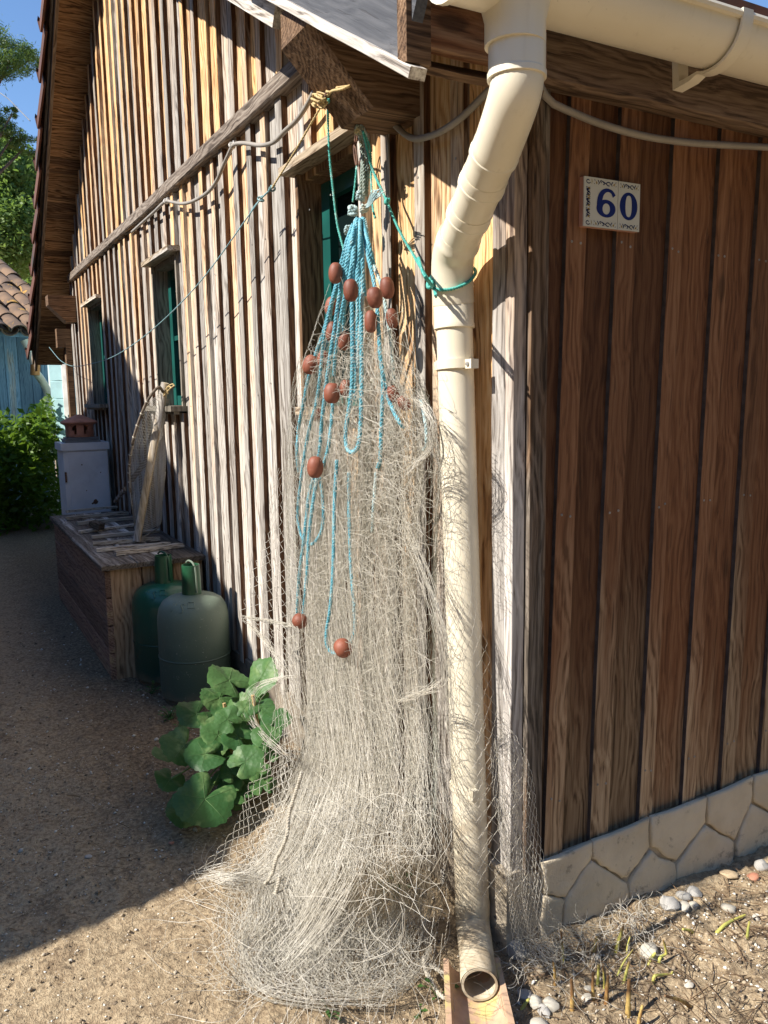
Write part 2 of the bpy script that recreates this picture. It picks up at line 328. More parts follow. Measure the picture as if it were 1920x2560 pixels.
M_tileface = plain('glazed_tile', (0.62, 0.61, 0.54), 0.14, 0.02)
M_tileback = plain('tile_body', (0.42, 0.22, 0.16), 0.85)
M_navy = plain('navy_glaze', (0.018, 0.028, 0.16), 0.15, 0.1)
M_ink = plain('dark_blue_glaze', (0.025, 0.032, 0.09), 0.15, 0.1)
M_ochre = plain('ochre_glaze', (0.30, 0.20, 0.04), 0.15, 0.1)
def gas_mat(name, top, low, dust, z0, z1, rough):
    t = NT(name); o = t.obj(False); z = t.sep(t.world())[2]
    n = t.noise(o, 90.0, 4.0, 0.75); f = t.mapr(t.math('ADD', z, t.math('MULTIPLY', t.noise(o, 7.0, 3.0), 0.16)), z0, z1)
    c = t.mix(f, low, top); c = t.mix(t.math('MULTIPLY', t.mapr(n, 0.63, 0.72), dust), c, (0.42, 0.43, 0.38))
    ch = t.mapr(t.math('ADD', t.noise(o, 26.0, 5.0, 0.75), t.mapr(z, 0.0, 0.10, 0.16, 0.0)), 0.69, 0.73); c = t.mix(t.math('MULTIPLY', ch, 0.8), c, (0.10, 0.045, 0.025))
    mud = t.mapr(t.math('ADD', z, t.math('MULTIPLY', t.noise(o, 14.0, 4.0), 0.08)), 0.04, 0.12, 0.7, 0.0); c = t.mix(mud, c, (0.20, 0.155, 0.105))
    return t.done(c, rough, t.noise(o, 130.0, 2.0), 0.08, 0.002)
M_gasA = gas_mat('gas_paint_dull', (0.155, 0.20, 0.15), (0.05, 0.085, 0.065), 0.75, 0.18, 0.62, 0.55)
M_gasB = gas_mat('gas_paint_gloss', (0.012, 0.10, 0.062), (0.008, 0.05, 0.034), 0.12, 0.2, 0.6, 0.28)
M_gasC = plain('gas_cap_paint', (0.015, 0.075, 0.035), 0.28, 0.2)
def leaf_mat(name, c1, c2, c3, trans=0.3, isl=True, vein=False, rough=0.5):
    t = NT(name); r = t.n('ShaderNodeNewGeometry').outputs['Random Per Island'] if isl else t.rnd()
    o = t.obj(not isl)
    c = t.mix(r, c1, c2); c = t.mix(t.mapr(t.noise(o, 2.0 if isl else 16.0, 3.0), 0.52, 0.72), c, c3)
    b = t.b; out = t.out
    tr = t.n('ShaderNodeBsdfTranslucent', {'Color': t.mix(0.5, c, (0.25, 0.40, 0.04))})
    mx = t.n('ShaderNodeMixShader', {0: trans, 1: b.outputs[0], 2: tr.outputs[0]}); t.t.links.new(mx.outputs[0], out.inputs[0])
    bump = t.n('ShaderNodeTexVoronoi', {'Vector': o, 'Scale': 75.0}).outputs['Distance'] if vein else None
    return t.done(c, rough, bump, 0.35, 0.004, Specular_IOR_Level=0.35)
M_hleaf = leaf_mat('hollyhock_leaf', (0.030, 0.095, 0.025), (0.075, 0.165, 0.05), (0.15, 0.24, 0.085), 0.22, False, True)
M_vein = plain('leaf_vein', (0.11, 0.20, 0.065), 0.6)
M_stem = plain('green_stem', (0.13, 0.22, 0.06), 0.6)
M_dry = plain('dry_stalk', (0.42, 0.29, 0.13), 0.8, 0.25, 30.0)
M_hedge = leaf_mat('hedge_leaf', (0.045, 0.11, 0.012), (0.12, 0.22, 0.02), (0.17, 0.26, 0.03), 0.35)
M_pine = leaf_mat('pine_needles', (0.07, 0.13, 0.035), (0.15, 0.22, 0.06), (0.22, 0.27, 0.08), 0.3)
M_tree = leaf_mat('tree_leaf', (0.12, 0.20, 0.06), (0.22, 0.32, 0.10), (0.31, 0.38, 0.14), 0.45)
M_screen = leaf_mat('screen_leaf', (0.03, 0.07, 0.02), (0.07, 0.12, 0.03), (0.10, 0.14, 0.04), 0.2)
M_weed = leaf_mat('weed_leaf', (0.03, 0.085, 0.02), (0.06, 0.14, 0.03), (0.09, 0.17, 0.04), 0.25)
M_bark = plain('bark', (0.12, 0.085, 0.06), 0.95, 0.35, 12.0, bump=0.6)
def stalk_mat(name, a, b, s):
    t = NT(name); o = t.obj(); n = t.noise(t.scale(o, (1, 1, 0.3)), s, 4.0, 0.65)
    z = t.sep(t.obj(False))[2]; tip = t.mapr(t.math('ADD', z, t.math('MULTIPLY', n, 0.03)), 0.045, 0.075)
    return t.done(t.mix(tip, t.mix(t.mapr(n, 0.42, 0.62), a, b), (0.16, 0.085, 0.035)), 0.6, n, 0.35, 0.003)
M_stalky = stalk_mat('stalk_yellow_green', (0.50, 0.45, 0.11), (0.31, 0.32, 0.08), 55.0)
M_stalkb = stalk_mat('stalk_dried', (0.56, 0.40, 0.13), (0.26, 0.13, 0.045), 45.0)
M_pale = plain('stone_pale', (0.48, 0.445, 0.375), 0.85, 0.15, 30.0, ((0.36, 0.32, 0.26), 25.0, 0.55, 0.7), 0.3)
M_greyst = plain('stone_grey', (0.37, 0.355, 0.33), 0.85, 0.2, 30.0, ((0.52, 0.51, 0.49), 30.0, 0.58, 0.68), 0.3)
M_shell = plain('stone_buff', (0.46, 0.35, 0.22), 0.8, 0.25, 25.0, ((0.16, 0.12, 0.09), 30.0, 0.55, 0.65), 0.3)
def grit_mat():
    t = NT('ground_grit'); r = t.n('ShaderNodeNewGeometry').outputs['Random Per Island']
    return t.done(t.ramp(r, [(0.0, (0.10, 0.075, 0.05)), (0.35, (0.22, 0.165, 0.11)), (0.6, (0.40, 0.32, 0.22)), (0.8, (0.58, 0.54, 0.46)), (0.97, (0.72, 0.70, 0.64))]), 0.9)
M_grit = grit_mat()
def ground_mat():
    t = NT('sandy_soil'); o = t.world(); p = t.sep(o)
    big = t.noise(o, 1.6, 4.0, 0.6); mid = t.noise(o, 9.0, 5.0, 0.65); fine = t.noise(o, 75.0, 4.0, 0.7); vf = t.noise(o, 260.0, 2.0, 0.6)
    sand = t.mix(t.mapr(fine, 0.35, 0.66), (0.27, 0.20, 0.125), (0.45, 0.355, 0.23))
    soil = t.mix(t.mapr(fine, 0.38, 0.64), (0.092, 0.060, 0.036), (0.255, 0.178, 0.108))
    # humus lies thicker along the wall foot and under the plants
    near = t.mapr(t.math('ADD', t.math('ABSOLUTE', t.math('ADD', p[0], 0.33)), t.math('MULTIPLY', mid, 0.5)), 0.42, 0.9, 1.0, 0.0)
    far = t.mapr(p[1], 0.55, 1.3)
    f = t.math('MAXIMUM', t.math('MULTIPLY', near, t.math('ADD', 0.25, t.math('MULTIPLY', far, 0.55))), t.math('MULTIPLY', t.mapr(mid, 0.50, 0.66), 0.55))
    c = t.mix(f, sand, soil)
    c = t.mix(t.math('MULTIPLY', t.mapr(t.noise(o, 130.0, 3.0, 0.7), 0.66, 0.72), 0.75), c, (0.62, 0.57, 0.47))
    c = t.mix(t.math('MULTIPLY', t.mapr(t.noise(o, 42.0, 5.0, 0.72), 0.555, 0.66), 0.7), c, (0.075, 0.055, 0.038))
    h = t.math('ADD', t.math('MULTIPLY', mid, 0.5), t.math('ADD', fine, t.math('MULTIPLY', vf, 0.35)))
    return t.done(c, 0.95, h, 0.75, 0.012, Specular_IOR_Level=0.15)
M_ground = ground_mat()

# ------------------------------------------------------------------ ground
def gz(x, y):
    v = Vector((x, y, 0.0))
    h = 0.012*mnoise.noise(v*2.1)+0.010*mnoise.noise(v*6.0)+0.006*mnoise.noise(v*17.0)
    d = 1.0
    if x > -0.16 and y < 0: h += 0.014*mnoise.noise(v*23.0)+0.008*max(0, mnoise.noise(v*11.0))
    return h*d
def make_ground():
    def ax(a, b, step, out):
        c = list(np.arange(a, b+1e-6, step)); g = step; lo = a; hi = b; L = []; H = []
        while hi < out: g *= 1.3; hi += g; H.append(hi)
        g = step
        while lo > -out: g *= 1.3; lo -= g; L.append(lo)
        return np.array(L[::-1]+c+H)
    X = ax(-1.5, 1.4, 0.014, 120.0); Y = ax(-0.75, 2.6, 0.014, 120.0)
    nx, ny = len(X), len(Y); V = np.zeros((ny, nx, 3)); V[..., 0] = X[None, :]; V[..., 1] = Y[:, None]
    for j in range(ny):
        for i in range(nx):
            x, y = X[i], Y[j]
            if abs(x) < 8 and -3 < y < 12:
                h = gz(x, y); v = Vector((x, y, 0.3))
                if -1.6 < x < 1.5 and -0.9 < y < 2.7:
                    n1 = mnoise.noise(v*45.0); h += 0.0050*n1+0.0046*mnoise.noise(v*85.0)+0.004*min(0.0, mnoise.noise(v*27.0)+0.1)
                V[j, i, 2] = h
    a = (np.arange(ny-1)[:, None]*nx+np.arange(nx-1)[None, :]).ravel()
    Q = np.stack([a, a+1, a+nx+1, a+nx], -1)
    o = link('ground', fast_mesh('ground', V.reshape(-1, 3), Q, M_ground)); tag(o, kind='structure')
make_ground()

# ------------------------------------------------------------------ the cabin
cabin = thing('wooden_cabin', 'weathered board and batten timber cabin with grey gable wall and brown side wall', 'cabin', (0, 0, 0))

def zgrain(mat):
    d = _WD.get(mat.name)
    if d is None or d[1] == 'z': return mat
    if mat.name not in _WZ: _WZ[mat.name] = wood(d[0]+'_board', 'z', *d[2:])
    return _WZ[mat.name]
def plank(name, mat, parent, p0, p1, wdir, tdir, w, t, segs=3, cham=0.12, wob=0.0015, side=None):
    """a board from p0 to p1 (centre line of its back face), width along wdir, thickness along tdir, chamfered front edges"""
    p0 = np.array(p0, float); p1 = np.array(p1, float); wd = np.array(wdir, float); td = np.array(tdir, float)
    c = min(t, w)*cham; sec = [(-w/2, 0), (w/2, 0), (w/2, t-c), (w/2-c, t), (-w/2+c, t), (-w/2, t-c)]
    vs = []; fs = []; k = len(sec); mid = (p0+p1)/2
    az = (p1-p0)/np.linalg.norm(p1-p0); ax_ = wd-az*np.dot(wd, az); ax_ /= np.linalg.norm(ax_); ay = np.cross(az, ax_); Rm = np.stack([ax_, ay, az], 1)
    for i in range(segs+1):
        s = i/segs; b = p0+(p1-p0)*s
        off = wd*random.gauss(0, wob)+td*random.gauss(0, wob*0.7) if 0 < i < segs else 0
        for (a, h) in sec: vs.append(Rm.T @ (b+off+wd*a+td*h-mid))
    flip = np.dot(np.cross(wd, td), az) < 0
    for i in range(segs):
        for j in range(k):
            q = (i*k+j, i*k+(j+1) % k, (i+1)*k+(j+1) % k, (i+1)*k+j); fs.append(q[::-1] if flip else q)
    e1, e2 = tuple(range(k-1, -1, -1)), tuple(segs*k+j for j in range(k)); fs += [e1[::-1], e2[::-1]] if flip else [e1, e2]
    m = MB(); m.add(vs, fs); mats = zgrain(mat)
    if side is not None: m.m = [1 if (i < segs*k and i % k in (1, 5)) else 0 for i in range(len(fs))]; mats = [mats, side]
    o = link(name, m.mesh(name, mats), parent)
    o.matrix_basis = Matrix(((Rm[0][0], Rm[0][1], Rm[0][2], mid[0]), (Rm[1][0], Rm[1][1], Rm[1][2], mid[1]), (Rm[2][0], Rm[2][1], Rm[2][2], mid[2]), (0, 0, 0, 1)))
    return o

LY = 6.22
def roof_under(y):      # underside line of the gable wall's top
    return min(1.93+0.595*(y+0.1)+0.02, 2.36+0.79*(6.03-y))
near_edges = [0.17, 0.335, 0.50, 0.665, 0.83, 0.985, 1.209, 1.376, 1.515, 1.677, 1.843, 1.977, 2.128, 2.314, 2.45]
y = 2.615
while y < 6.15:
    near_edges.append(y+random.uniform(-0.014, 0.014)); y += 0.161
wins = [(0.66, 1.13, 1.26, 2.0), (2.63, 3.14, 1.26, 2.0), (4.62, 5.24, 1.27, 2.0)]
ZB, ZR0, ZR1 = 0.185, 2.272, 2.334
def spans(ya, yb, z0, z1):
    out = [(z0, z1)]
    for (wa, wb, s, h) in wins:
        if yb > wa+0.012 and ya < wb-0.012 and z0 < h < z1: out = [(z0, s-0.035), (h+0.03, z1)]
    return out
XD = (-1, 0, 0)
# boards (behind) and battens (proud)
prev = 0.066
edges = near_edges+[LY]
for i, e in enumerate(near_edges):
    c = e+0.024                      # batten centre
    a, b = prev+0.004, c-0.004; prev = c
    if b-a < 0.03: continue
    cuts = sorted([a, b]+[q for wv in wins for q in wv[:2] if a+0.012 < q < b-0.012])
    for a2, b2 in zip(cuts[:-1], cuts[1:]):
        for (z0, z1) in spans(a2, b2, ZB+random.uniform(-0.012, 0.012), ZR0+0.02):
            plank('board', M_board, cabin, (0.02, (a2+b2)/2, z0), (0.02, (a2+b2)/2, z1), (0, -1, 0), XD, b2-a2, 0.02, 3, 0.08, 0.0008)
    zt = roof_under((a+b)/2)
    if zt > ZR1+0.05: plank('board', M_board, cabin, (0.02, (a+b)/2, ZR1-0.02), (0.02, (a+b)/2, zt), (0, -1, 0), XD, b-a, 0.02, 3, 0.08, 0.0008)
    w = random.uniform(0.042, 0.054); t = random.uniform(0.017, 0.024); yc = e+w/2
    for (z0, z1) in spans(e, e+w, ZB-0.012+random.uniform(-0.012, 0.012), ZR0-0.002):
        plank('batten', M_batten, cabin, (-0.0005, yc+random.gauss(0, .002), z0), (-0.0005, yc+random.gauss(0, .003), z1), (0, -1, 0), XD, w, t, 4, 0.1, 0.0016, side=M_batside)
    zt = roof_under(yc)-0.01; j = random.uniform(-0.02, 0.02)
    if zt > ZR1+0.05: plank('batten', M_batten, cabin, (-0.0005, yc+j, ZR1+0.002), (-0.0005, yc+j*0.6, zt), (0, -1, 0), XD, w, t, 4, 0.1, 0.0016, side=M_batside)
plank('board', M_board, cabin, (0.02, (prev+LY)/2, ZB), (0.02, (prev+LY)/2, 2.1), (0, -1, 0), XD, LY-prev-0.006, 0.02)
# rail across the gable
plank('rail', M_beam, cabin, (0.0, 0.02, 2.300), (0.0, 5.95, 2.303), (0, 0, 1), XD, 0.060, 0.045, 8, 0.12, 0.0015)
# corner boards of the gable side and the side wall
plank('corner_board', M_post, cabin, (0.02, 0.044, 0.17), (0.02, 0.044, 1.93), (0, -1, 0), XD, 0.046, 0.032, 5, 0.05, 0.001)
plank('corner_board', M_post, cabin, (0.02, 0.0045, 0.165), (0.02, 0.0045, 1.93), (0, -1, 0), XD, 0.030, 0.033, 5, 0.05, 0.001)
plank('corner_board', M_rough, cabin, (0.044, 0.0, 0.18), (0.046, 0.0, 1.92), (1, 0, 0), (0, -1, 0), 0.046, 0.024, 5, 0.04, 0.0008)
plank('window_trim', M_bargeg, cabin, (-0.0005, 0.648, 1.25), (-0.0005, 0.648, 2.0), (0, -1, 0), XD, 0.02, 0.032)
# side wall
rb = [(0.104, 0.160), (0.249, 0.309), (0.415, 0.460), (0.573, 0.622), (0.722, 0.780), (0.885, 0.935), (1.045, 1.095), (1.2, 1.25), (1.355, 1.405), (1.51, 1.56), (1.665, 1.715), (1.82, 1.87)]
LEAN = 0.028
px = 0.055
for i, (a, b) in enumerate(rb):
    c = (a+b)/2; x0, x1 = px+0.004, c-0.004; px = c; xm = (x0+x1)/2
    zb = 0.185 if i else 0.175
    plank('board', M_rwall, cabin, (xm-LEAN*0.7, 0.02, zb+0.012*i*0.4), (xm+LEAN, 0.02, 1.925), (1, 0, 0), (0, -1, 0), x1-x0, 0.02, 3, 0.06, 0.0006)
    plank('batten', M_rbat, cabin, (c-LEAN*0.7, -0.0005, zb-0.012+random.uniform(-.01, .01)), (c+LEAN*1.1, -0.0005, 1.912), (1, 0, 0), (0, -1, 0), b-a, 0.0125, 4, 0.08, 0.0005, side=M_rshade)
m = MB(); m.box((2.9, 0.03, 1.05), (2.0, 0.03, 1.75)); m.build('wall_sheathing', M_rwall, cabin)
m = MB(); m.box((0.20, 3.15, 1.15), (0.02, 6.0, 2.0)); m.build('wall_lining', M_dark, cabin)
# plate above the side wall
plank('wall_plate', M_fasc, cabin, (-0.002, -0.012, 1.963), (3.8, -0.012, 1.963), (0, 0, 1), (0, -1, 0), 0.105, 0.04, 10, 0.22, 0.0012)
# plinth and its stones
m = MB(); m.box((1.92, 0.066, 0.02), (3.9, 0.17, 0.34)); plinth = m.build('plinth', M_mortar, cabin)
m = MB(); m.box((0.055, 3.15, 0.02), (0.14, 6.1, 0.32)); m.build('plinth', plain('plinth_shade', (0.20, 0.165, 0.125), 0.95, 0.3, 14.0, bump=0.4), cabin)  # stone colour darkened to stand for the shade along the gable foot
stone_polys = [
    [(190, 568), (515, 442), (507, 590), (425, 690), (340, 828), (215, 812)], [(352, 850), (440, 702), (517, 610), (690, 722), (738, 752), (752, 890), (740, 1030), (500, 1120), (336, 1090)],
    [(205, 834), (332, 856), (318, 1010), (330, 1150), (200, 1150), (180, 1000)], [(532, 435), (884, 325), (882, 508), (815, 615), (742, 704), (700, 695), (608, 636), (526, 586)],
    [(764, 752), (836, 634), (902, 540), (980, 598), (1050, 624), (1058, 800), (1060, 900), (900, 980), (775, 1010)], [(908, 320), (1256, 196), (1246, 348), (1146, 476), (1060, 592), (988, 566), (912, 508)],
    [(1076, 626), (1164, 496), (1256, 378), (1340, 438), (1430, 486), (1432, 630), (1440, 760), (1250, 830), (1082, 900)], [(1278, 188), (1556, 62), (1544, 213), (1486, 338), (1438, 460), (1352, 414), (1268, 356)],
    [(1458, 496), (1504, 354), (1552, 242), (1659, 298), (1752, 346), (1762, 480), (1766, 620), (1600, 680), (1460, 750)], [(1580, 54), (1896, -60), (1876, 118), (1800, 246), (1766, 326), (1660, 272), (1568, 214)],
    [(1776, 348), (1812, 256), (1890, 136), (1990, 190), (2080, 230), (2090, 360), (2090, 480), (1900, 560), (1782, 610)]]
for pl in stone_polys:
    P = []
    for (cx, cy) in pl:
        q = ony(1280+cx/2.592, 1920+cy/2.592, -0.026); q[2] = min(q[2], 0.195+0.035*max(q[0], 0)); P.append(q)
    P = np.array(P); c = P.mean(0); P = c+(P-c)*1.035; Q_ = []
    for a_, b_ in zip(P, np.roll(P, -1, axis=0)):
        for f_ in (0.0, 0.34, 0.67): Q_.append(a_+(b_-a_)*f_+np.array([random.gauss(0, .0022), 0, random.gauss(0, .0022)])*(f_ > 0))
    P = np.array(Q_); n = len(P); vs = []; fs = []
    for sc_, yy_ in ((1.0, -0.0185), (1.0, -0.0262), (0.975, -0.0285), (0.93, -0.0300), (0.80, -0.0308), (0.45, -0.0312)):
        q = c+(P-c)*sc_; q[:, 1] = yy_+np.array([0.0010*mnoise.noise(Vector((p_[0]*22, p_[2]*22, len(vs)*.01)))-0.0016*mnoise.noise(Vector((p_[0]*9, p_[2]*9, 3))) for p_ in q])*(1 if yy_ < -0.027 else 0); vs += list(q)
    for k_ in range(5): fs += [(k_*n+(i+1) % n, k_*n+i, (k_+1)*n+i, (k_+1)*n+(i+1) % n) for i in range(n)]
    fs.append(tuple(5*n+i for i in range(n-1, -1, -1)))
    mb = MB(); mb.add(vs, fs); mb.build('stone', M_stoneb, plinth, True, origin=tuple(c))
# nail heads of the side wall
m = MB()
for i, (a, b) in enumerate(rb[:7]):
    for z in (0.335, 1.015, 1.62):
        for q in (0.3, 0.75):
            x = a+(b-a)*q+LEAN*(z-0.9)
            m.lathe([(0.0032, 0), (0.003, 0.0015), (0.0, 0.002)], (x, -0.0128, z+random.uniform(-.006, .006)), 6, axis=(0, -1, 0))
for z in (0.4, 1.02, 1.6):
    for yy in (0.03, 0.065): m.lathe([(0.003, 0), (0.003, 0.0015), (0, 0.002)], (-0.0125, yy-0.012, z), 6, axis=(-1, 0, 0))
for e in near_edges[:16]:
    for z in (0.55, 1.3, 1.85): m.lathe([(0.003, 0), (0.003, 0.001), (0, 0.0016)], (-0.0215, e+0.022, z+random.uniform(-.05, .05)), 6, axis=(-1, 0, 0))
tag(m.build('nail_heads', M_nail, cabin), kind='stuff')

# windows
def window(wy0, wy1, s, h, big):
    mj = M_jamb if big else M_jambg; dep = 0.105
    m = MB(); m.box((dep/2-0.008, wy1-0.011, (s+h)/2), (dep+0.016, 0.022, h-s)); m.box((dep/2-0.008, wy0+0.011, (s+h)/2), (dep+0.016, 0.022, h-s))
    m.box((dep/2, (wy0+wy1)/2, h-0.011), (dep, wy1-wy0-0.046, 0.022))
    wn_ = m.build('window', mj, cabin)
    m = MB(); m.box((0.035 if big else 0.012, (wy0+wy1)/2, s-0.013), (0.13 if big else 0.19, wy1-wy0+0.05, 0.026)); m.box((-0.01 if big else -0.05, (wy0+wy1)/2, s-0.034), (0.03, wy1-wy0+0.02, 0.014)); m.build('sill', M_lint if big else M_jambg, wn_)
    m = MB(); m.box((-0.018, (wy0+wy1)/2, h+0.014), (0.085, wy1-wy0+0.06, 0.024)); m.build('lintel', M_lint, wn_)
    fz0, fz1, fy0, fy1, xb = s+0.003, h-0.024, wy0+0.024, wy1-0.024, dep-0.02
    m = MB()
    for (ya, yb) in ((fy0, fy0+0.045), (fy1-0.06, fy1)): m.box((xb, (ya+yb)/2, (fz0+fz1)/2), (0.04, yb-ya, fz1-fz0))
    for (za, zb) in ((fz0, fz0+0.05), (fz1-0.05, fz1), ((fz0+fz1)/2-0.012, (fz0+fz1)/2+0.012)): m.box((xb+0.002, (fy0+fy1)/2, (za+zb)/2), (0.034, fy1-fy0-0.107, zb-za))
    m.build('window_frame', M_teal, wn_)
    m = MB(); m.box((xb+0.012, (fy0+fy1)/2, (fz0+fz1)/2), (0.006, fy1-fy0-0.06, fz1-fz0-0.06)); m.build('pane', M_glass, wn_)
for (a, b, s, h) in wins: window(a, b, s, h, a < 2)

# timber end under the near eave (bevelled underside)
def plate_end(y0, y1, xo, zb, zt, bev, name, sgn=1):
    prof = [(0.25, zb), (-xo+bev, zb), (-xo, zt-0.018), (-xo, zt+0.06), (0.25, zt+0.06)]
    m = MB(); m.prism([(x, y0, z) for x, z in prof], (0, y1-y0, 0)); return m.build(name, M_timber, cabin, origin=(-0.1, (y0+y1)/2, zb+0.05))
plate_end(0.345, 0.515, 0.302, 1.955, 2.13, 0.155, 'purlin')
plate_end(5.70, 5.86, 0.235, 1.93, 2.08, 0.13, 'purlin')
# barge boards of the near verge
def zb_(y): return 1.862+0.595*(y+0.1)
def slope_board(name, mat, x, y0, y1, dz0, h, t, f=zb_):
    L = math.hypot(1, 0.595); n = np.array([0, -0.595, 1.0])/L
    p0 = np.array([x, y0, f(y0)+dz0])+n*h/2; p1 = np.array([x, y1, f(y1)+dz0])+n*h/2
    return plank(name, mat, cabin, p0, p1, n, XD, h, t, 5, 0.06, 0.0006)
slope_board('barge_board', M_barge, -0.292, -0.075, 0.765, 0.004, 0.20, 0.022)
slope_board('barge_board', M_bargeg, -0.258, 0.625, 3.6, -0.087, 0.20, 0.022)
slope_board('barge_strip', M_bargeg, -0.292, -0.112, 0.765, -0.016, 0.020, 0.034)
m = MB(); m.box((-0.300, -0.092, 1.955), (0.05, 0.032, 0.17)); m.build('barge_end', M_timber, cabin)
# boards closing the eave corner
plank('eave_board', M_fasc, cabin, (-0.272, -0.075, 1.985), (-0.004, -0.075, 1.985), (0, 0, 1), (0, -1, 0), 0.16, 0.022, 3, 0.06, 0.001)
plank('eave_board', M_timber, cabin, (-0.285, -0.042, 1.888), (0.0, -0.042, 1.888), (0, 0.859, 0.511), (0, -0.511, 0.859), 0.085, 0.014, 3, 0.06, 0.001)
# sheathing under the near roof, plank by plank
yy = 0.03
while yy < 3.5:
    L = math.hypot(1, 0.595); wd = np.array([0, 1, 0.595])/L; n = np.array([0, -0.595, 1])/L
    c = np.array([0, yy+0.06, zb_(yy+0.06)+0.135])
    plank('soffit_board', M_soffit, cabin, c+[-0.268, 0, 0], c+[0.06, 0, 0], wd, n, 0.132, 0.02, 2, 0.1, 0.0008); yy += 0.118
# roof
def roof_slab(y0, z0, y1, z1, x0, x1, t, name):
    m = MB(); m.prism([(x0, y0, z0), (x0, y0, z0+t), (x0, y1, z1+t), (x0, y1, z1)], (x1-x0, 0, 0)); return m.build(name, M_tile, cabin)
RY = 3.6
roof_slab(-0.20, 2.022, RY, 2.022+0.595*(RY+0.2), -0.295, 4.0, 0.06, 'roof')
def zf(y): return 2.33+0.79*(6.03-y)
roof_slab(7.0, zf(7.0)+0.085, RY, zf(RY)+0.085, -0.245, 4.0, 0.03, 'roof')
# far verge: soffit boards, barge, verge tiles
sl = math.hypot(1, 0.79); wd = np.array([0, -1, 0.79])/sl; nn = np.array([0, 0.79, 1])/sl
yy = 6.86
while yy > 3.7:
    c = np.array([0, yy, zf(yy)+0.028])
    plank('soffit_board', M_soffit, cabin, c+[-0.222, 0, 0], c+[0.0, 0, 0], wd, nn, 0.212+random.uniform(-.004, 0), 0.018+random.uniform(0, .006), 2, 0.12, 0.0012); yy -= 0.215/sl*1.0
def far_board(name, x, t, dz, h, mat=M_poled):
    a = np.array([x, 7.0, zf(7.0)+dz]); b = np.array([x, 3.62, zf(3.62)+dz]); plank(name, mat, cabin, a, b, nn, XD, h, t, 8, 0.08, 0.0015)
M_fb = wood('wood_far_barge', 'y', ((0.10, 0.075, 0.055), (0.22, 0.165, 0.12), (0.34, 0.28, 0.22)), GREYD, 0.2, 0.4)
far_board('barge_board', -0.223, 0.022, 0.075, 0.15, M_fb); far_board('barge_strip', -0.246, 0.014, 0.11, 0.075, M_fb)
m0 = None
k = 0; s = 0.0; p_e = np.array([0, 7.05, zf(7.05)+0.115])
while True:
    c = p_e+wd*(s+0.17)
    if c[1] < 3.75: break
    if m0 is None:
        m = MB(); L = 0.36
        # local frame: X outward, Y up the slope, Z off the roof
        m.prism([(-0.02, 0, 0.030), (-0.02, L, 0.012), (-0.075, L, 0.012), (-0.095, 0, 0.030)][::-1], (0, 0, 0.016))
        m.prism([(-0.095, 0, 0.046), (-0.075, L, 0.028), (-0.080, L, -0.085), (-0.104, 0, -0.075)], (0.014, 0, 0))
        m.add([(-0.109, -0.002, 0.046), (-0.092, 0.012, 0.050), (-0.106, 0.03, 0.046), (-0.106, -0.002, -0.078), (-0.09, -0.002, -0.078), (-0.09, -0.002, 0.05)], [(0, 3, 4, 5), (0, 5, 1), (0, 1, 2)])
        m0 = m.mesh('roof_tile', M_tile)
    o = link('roof_tile', m0, cabin)
    R_ = Matrix(((1, 0, 0), (0, wd[1], nn[1]), (0, wd[2], nn[2]))).to_4x4(); ca = Matrix.Rotation(random.gauss(0, 0.008), 4, 'Z')
    o.matrix_basis = Matrix.Translation(Vector((-0.205+random.gauss(0, .003), c[1], c[2]))) @ R_ @ ca
    s += 0.345; k += 1
m = MB(); m.box((-0.05, 6.28, 1.84), (0.14, 0.1, 0.16)); m.box((-0.03, 6.27, 0.9), (0.05, 0.09, 1.8)); m.build('corner_board', M_timber, cabin)

# ------------------------------------------------------------------ gutter and downpipe
gut = thing('rain_gutter', 'cream plastic gutter with bent downpipe at the cabin corner', 'gutter', (0, 0, 0))
GY, GR = -0.255, 0.066
gzc = float(ony(1361, 66, GY)[2])+GR+0.004
prof = [(GY-GR*math.cos(t), gzc-GR*math.sin(t)) for t in np.linspace(0, PI, 15)]
inn = [(GY-(GR-.004)*math.cos(t), gzc-(GR-.004)*math.sin(t)) for t in np.linspace(PI, 0, 15)]
ring = prof+inn; nr = len(ring); m = MB(); vs = []
for x in (-0.335, 3.9):
    vs += [(x, a, b+(0.004 if x > 0 else 0)) for a, b in ring]
m.add(vs, [(i, nr+i, nr+(i+1) % nr, (i+1) % nr) for i in range(nr)]+[tuple(range(nr)), tuple(range(2*nr-1, nr-1, -1))])
m.tube([(-0.335, GY-GR-.002, gzc+.002), (3.9, GY-GR-.002, gzc+.006)], 0.008, 8)
m.build('trough', M_cream, gut, ang=40)
m = MB(); n = 15
m.add([(x, a, b) for x in (-0.338, -0.326) for a, b in [(GY-(GR+.004)*math.cos(t), gzc-(GR+.004)*math.sin(t)) for t in np.linspace(0, PI, n)]],
      [tuple(range(n)), tuple(range(2*n-1, n-1, -1))]+[(i, n+i, n+(i+1) % n, (i+1) % n) for i in range(n)]); m.build('end_cap', M_cream, gut)
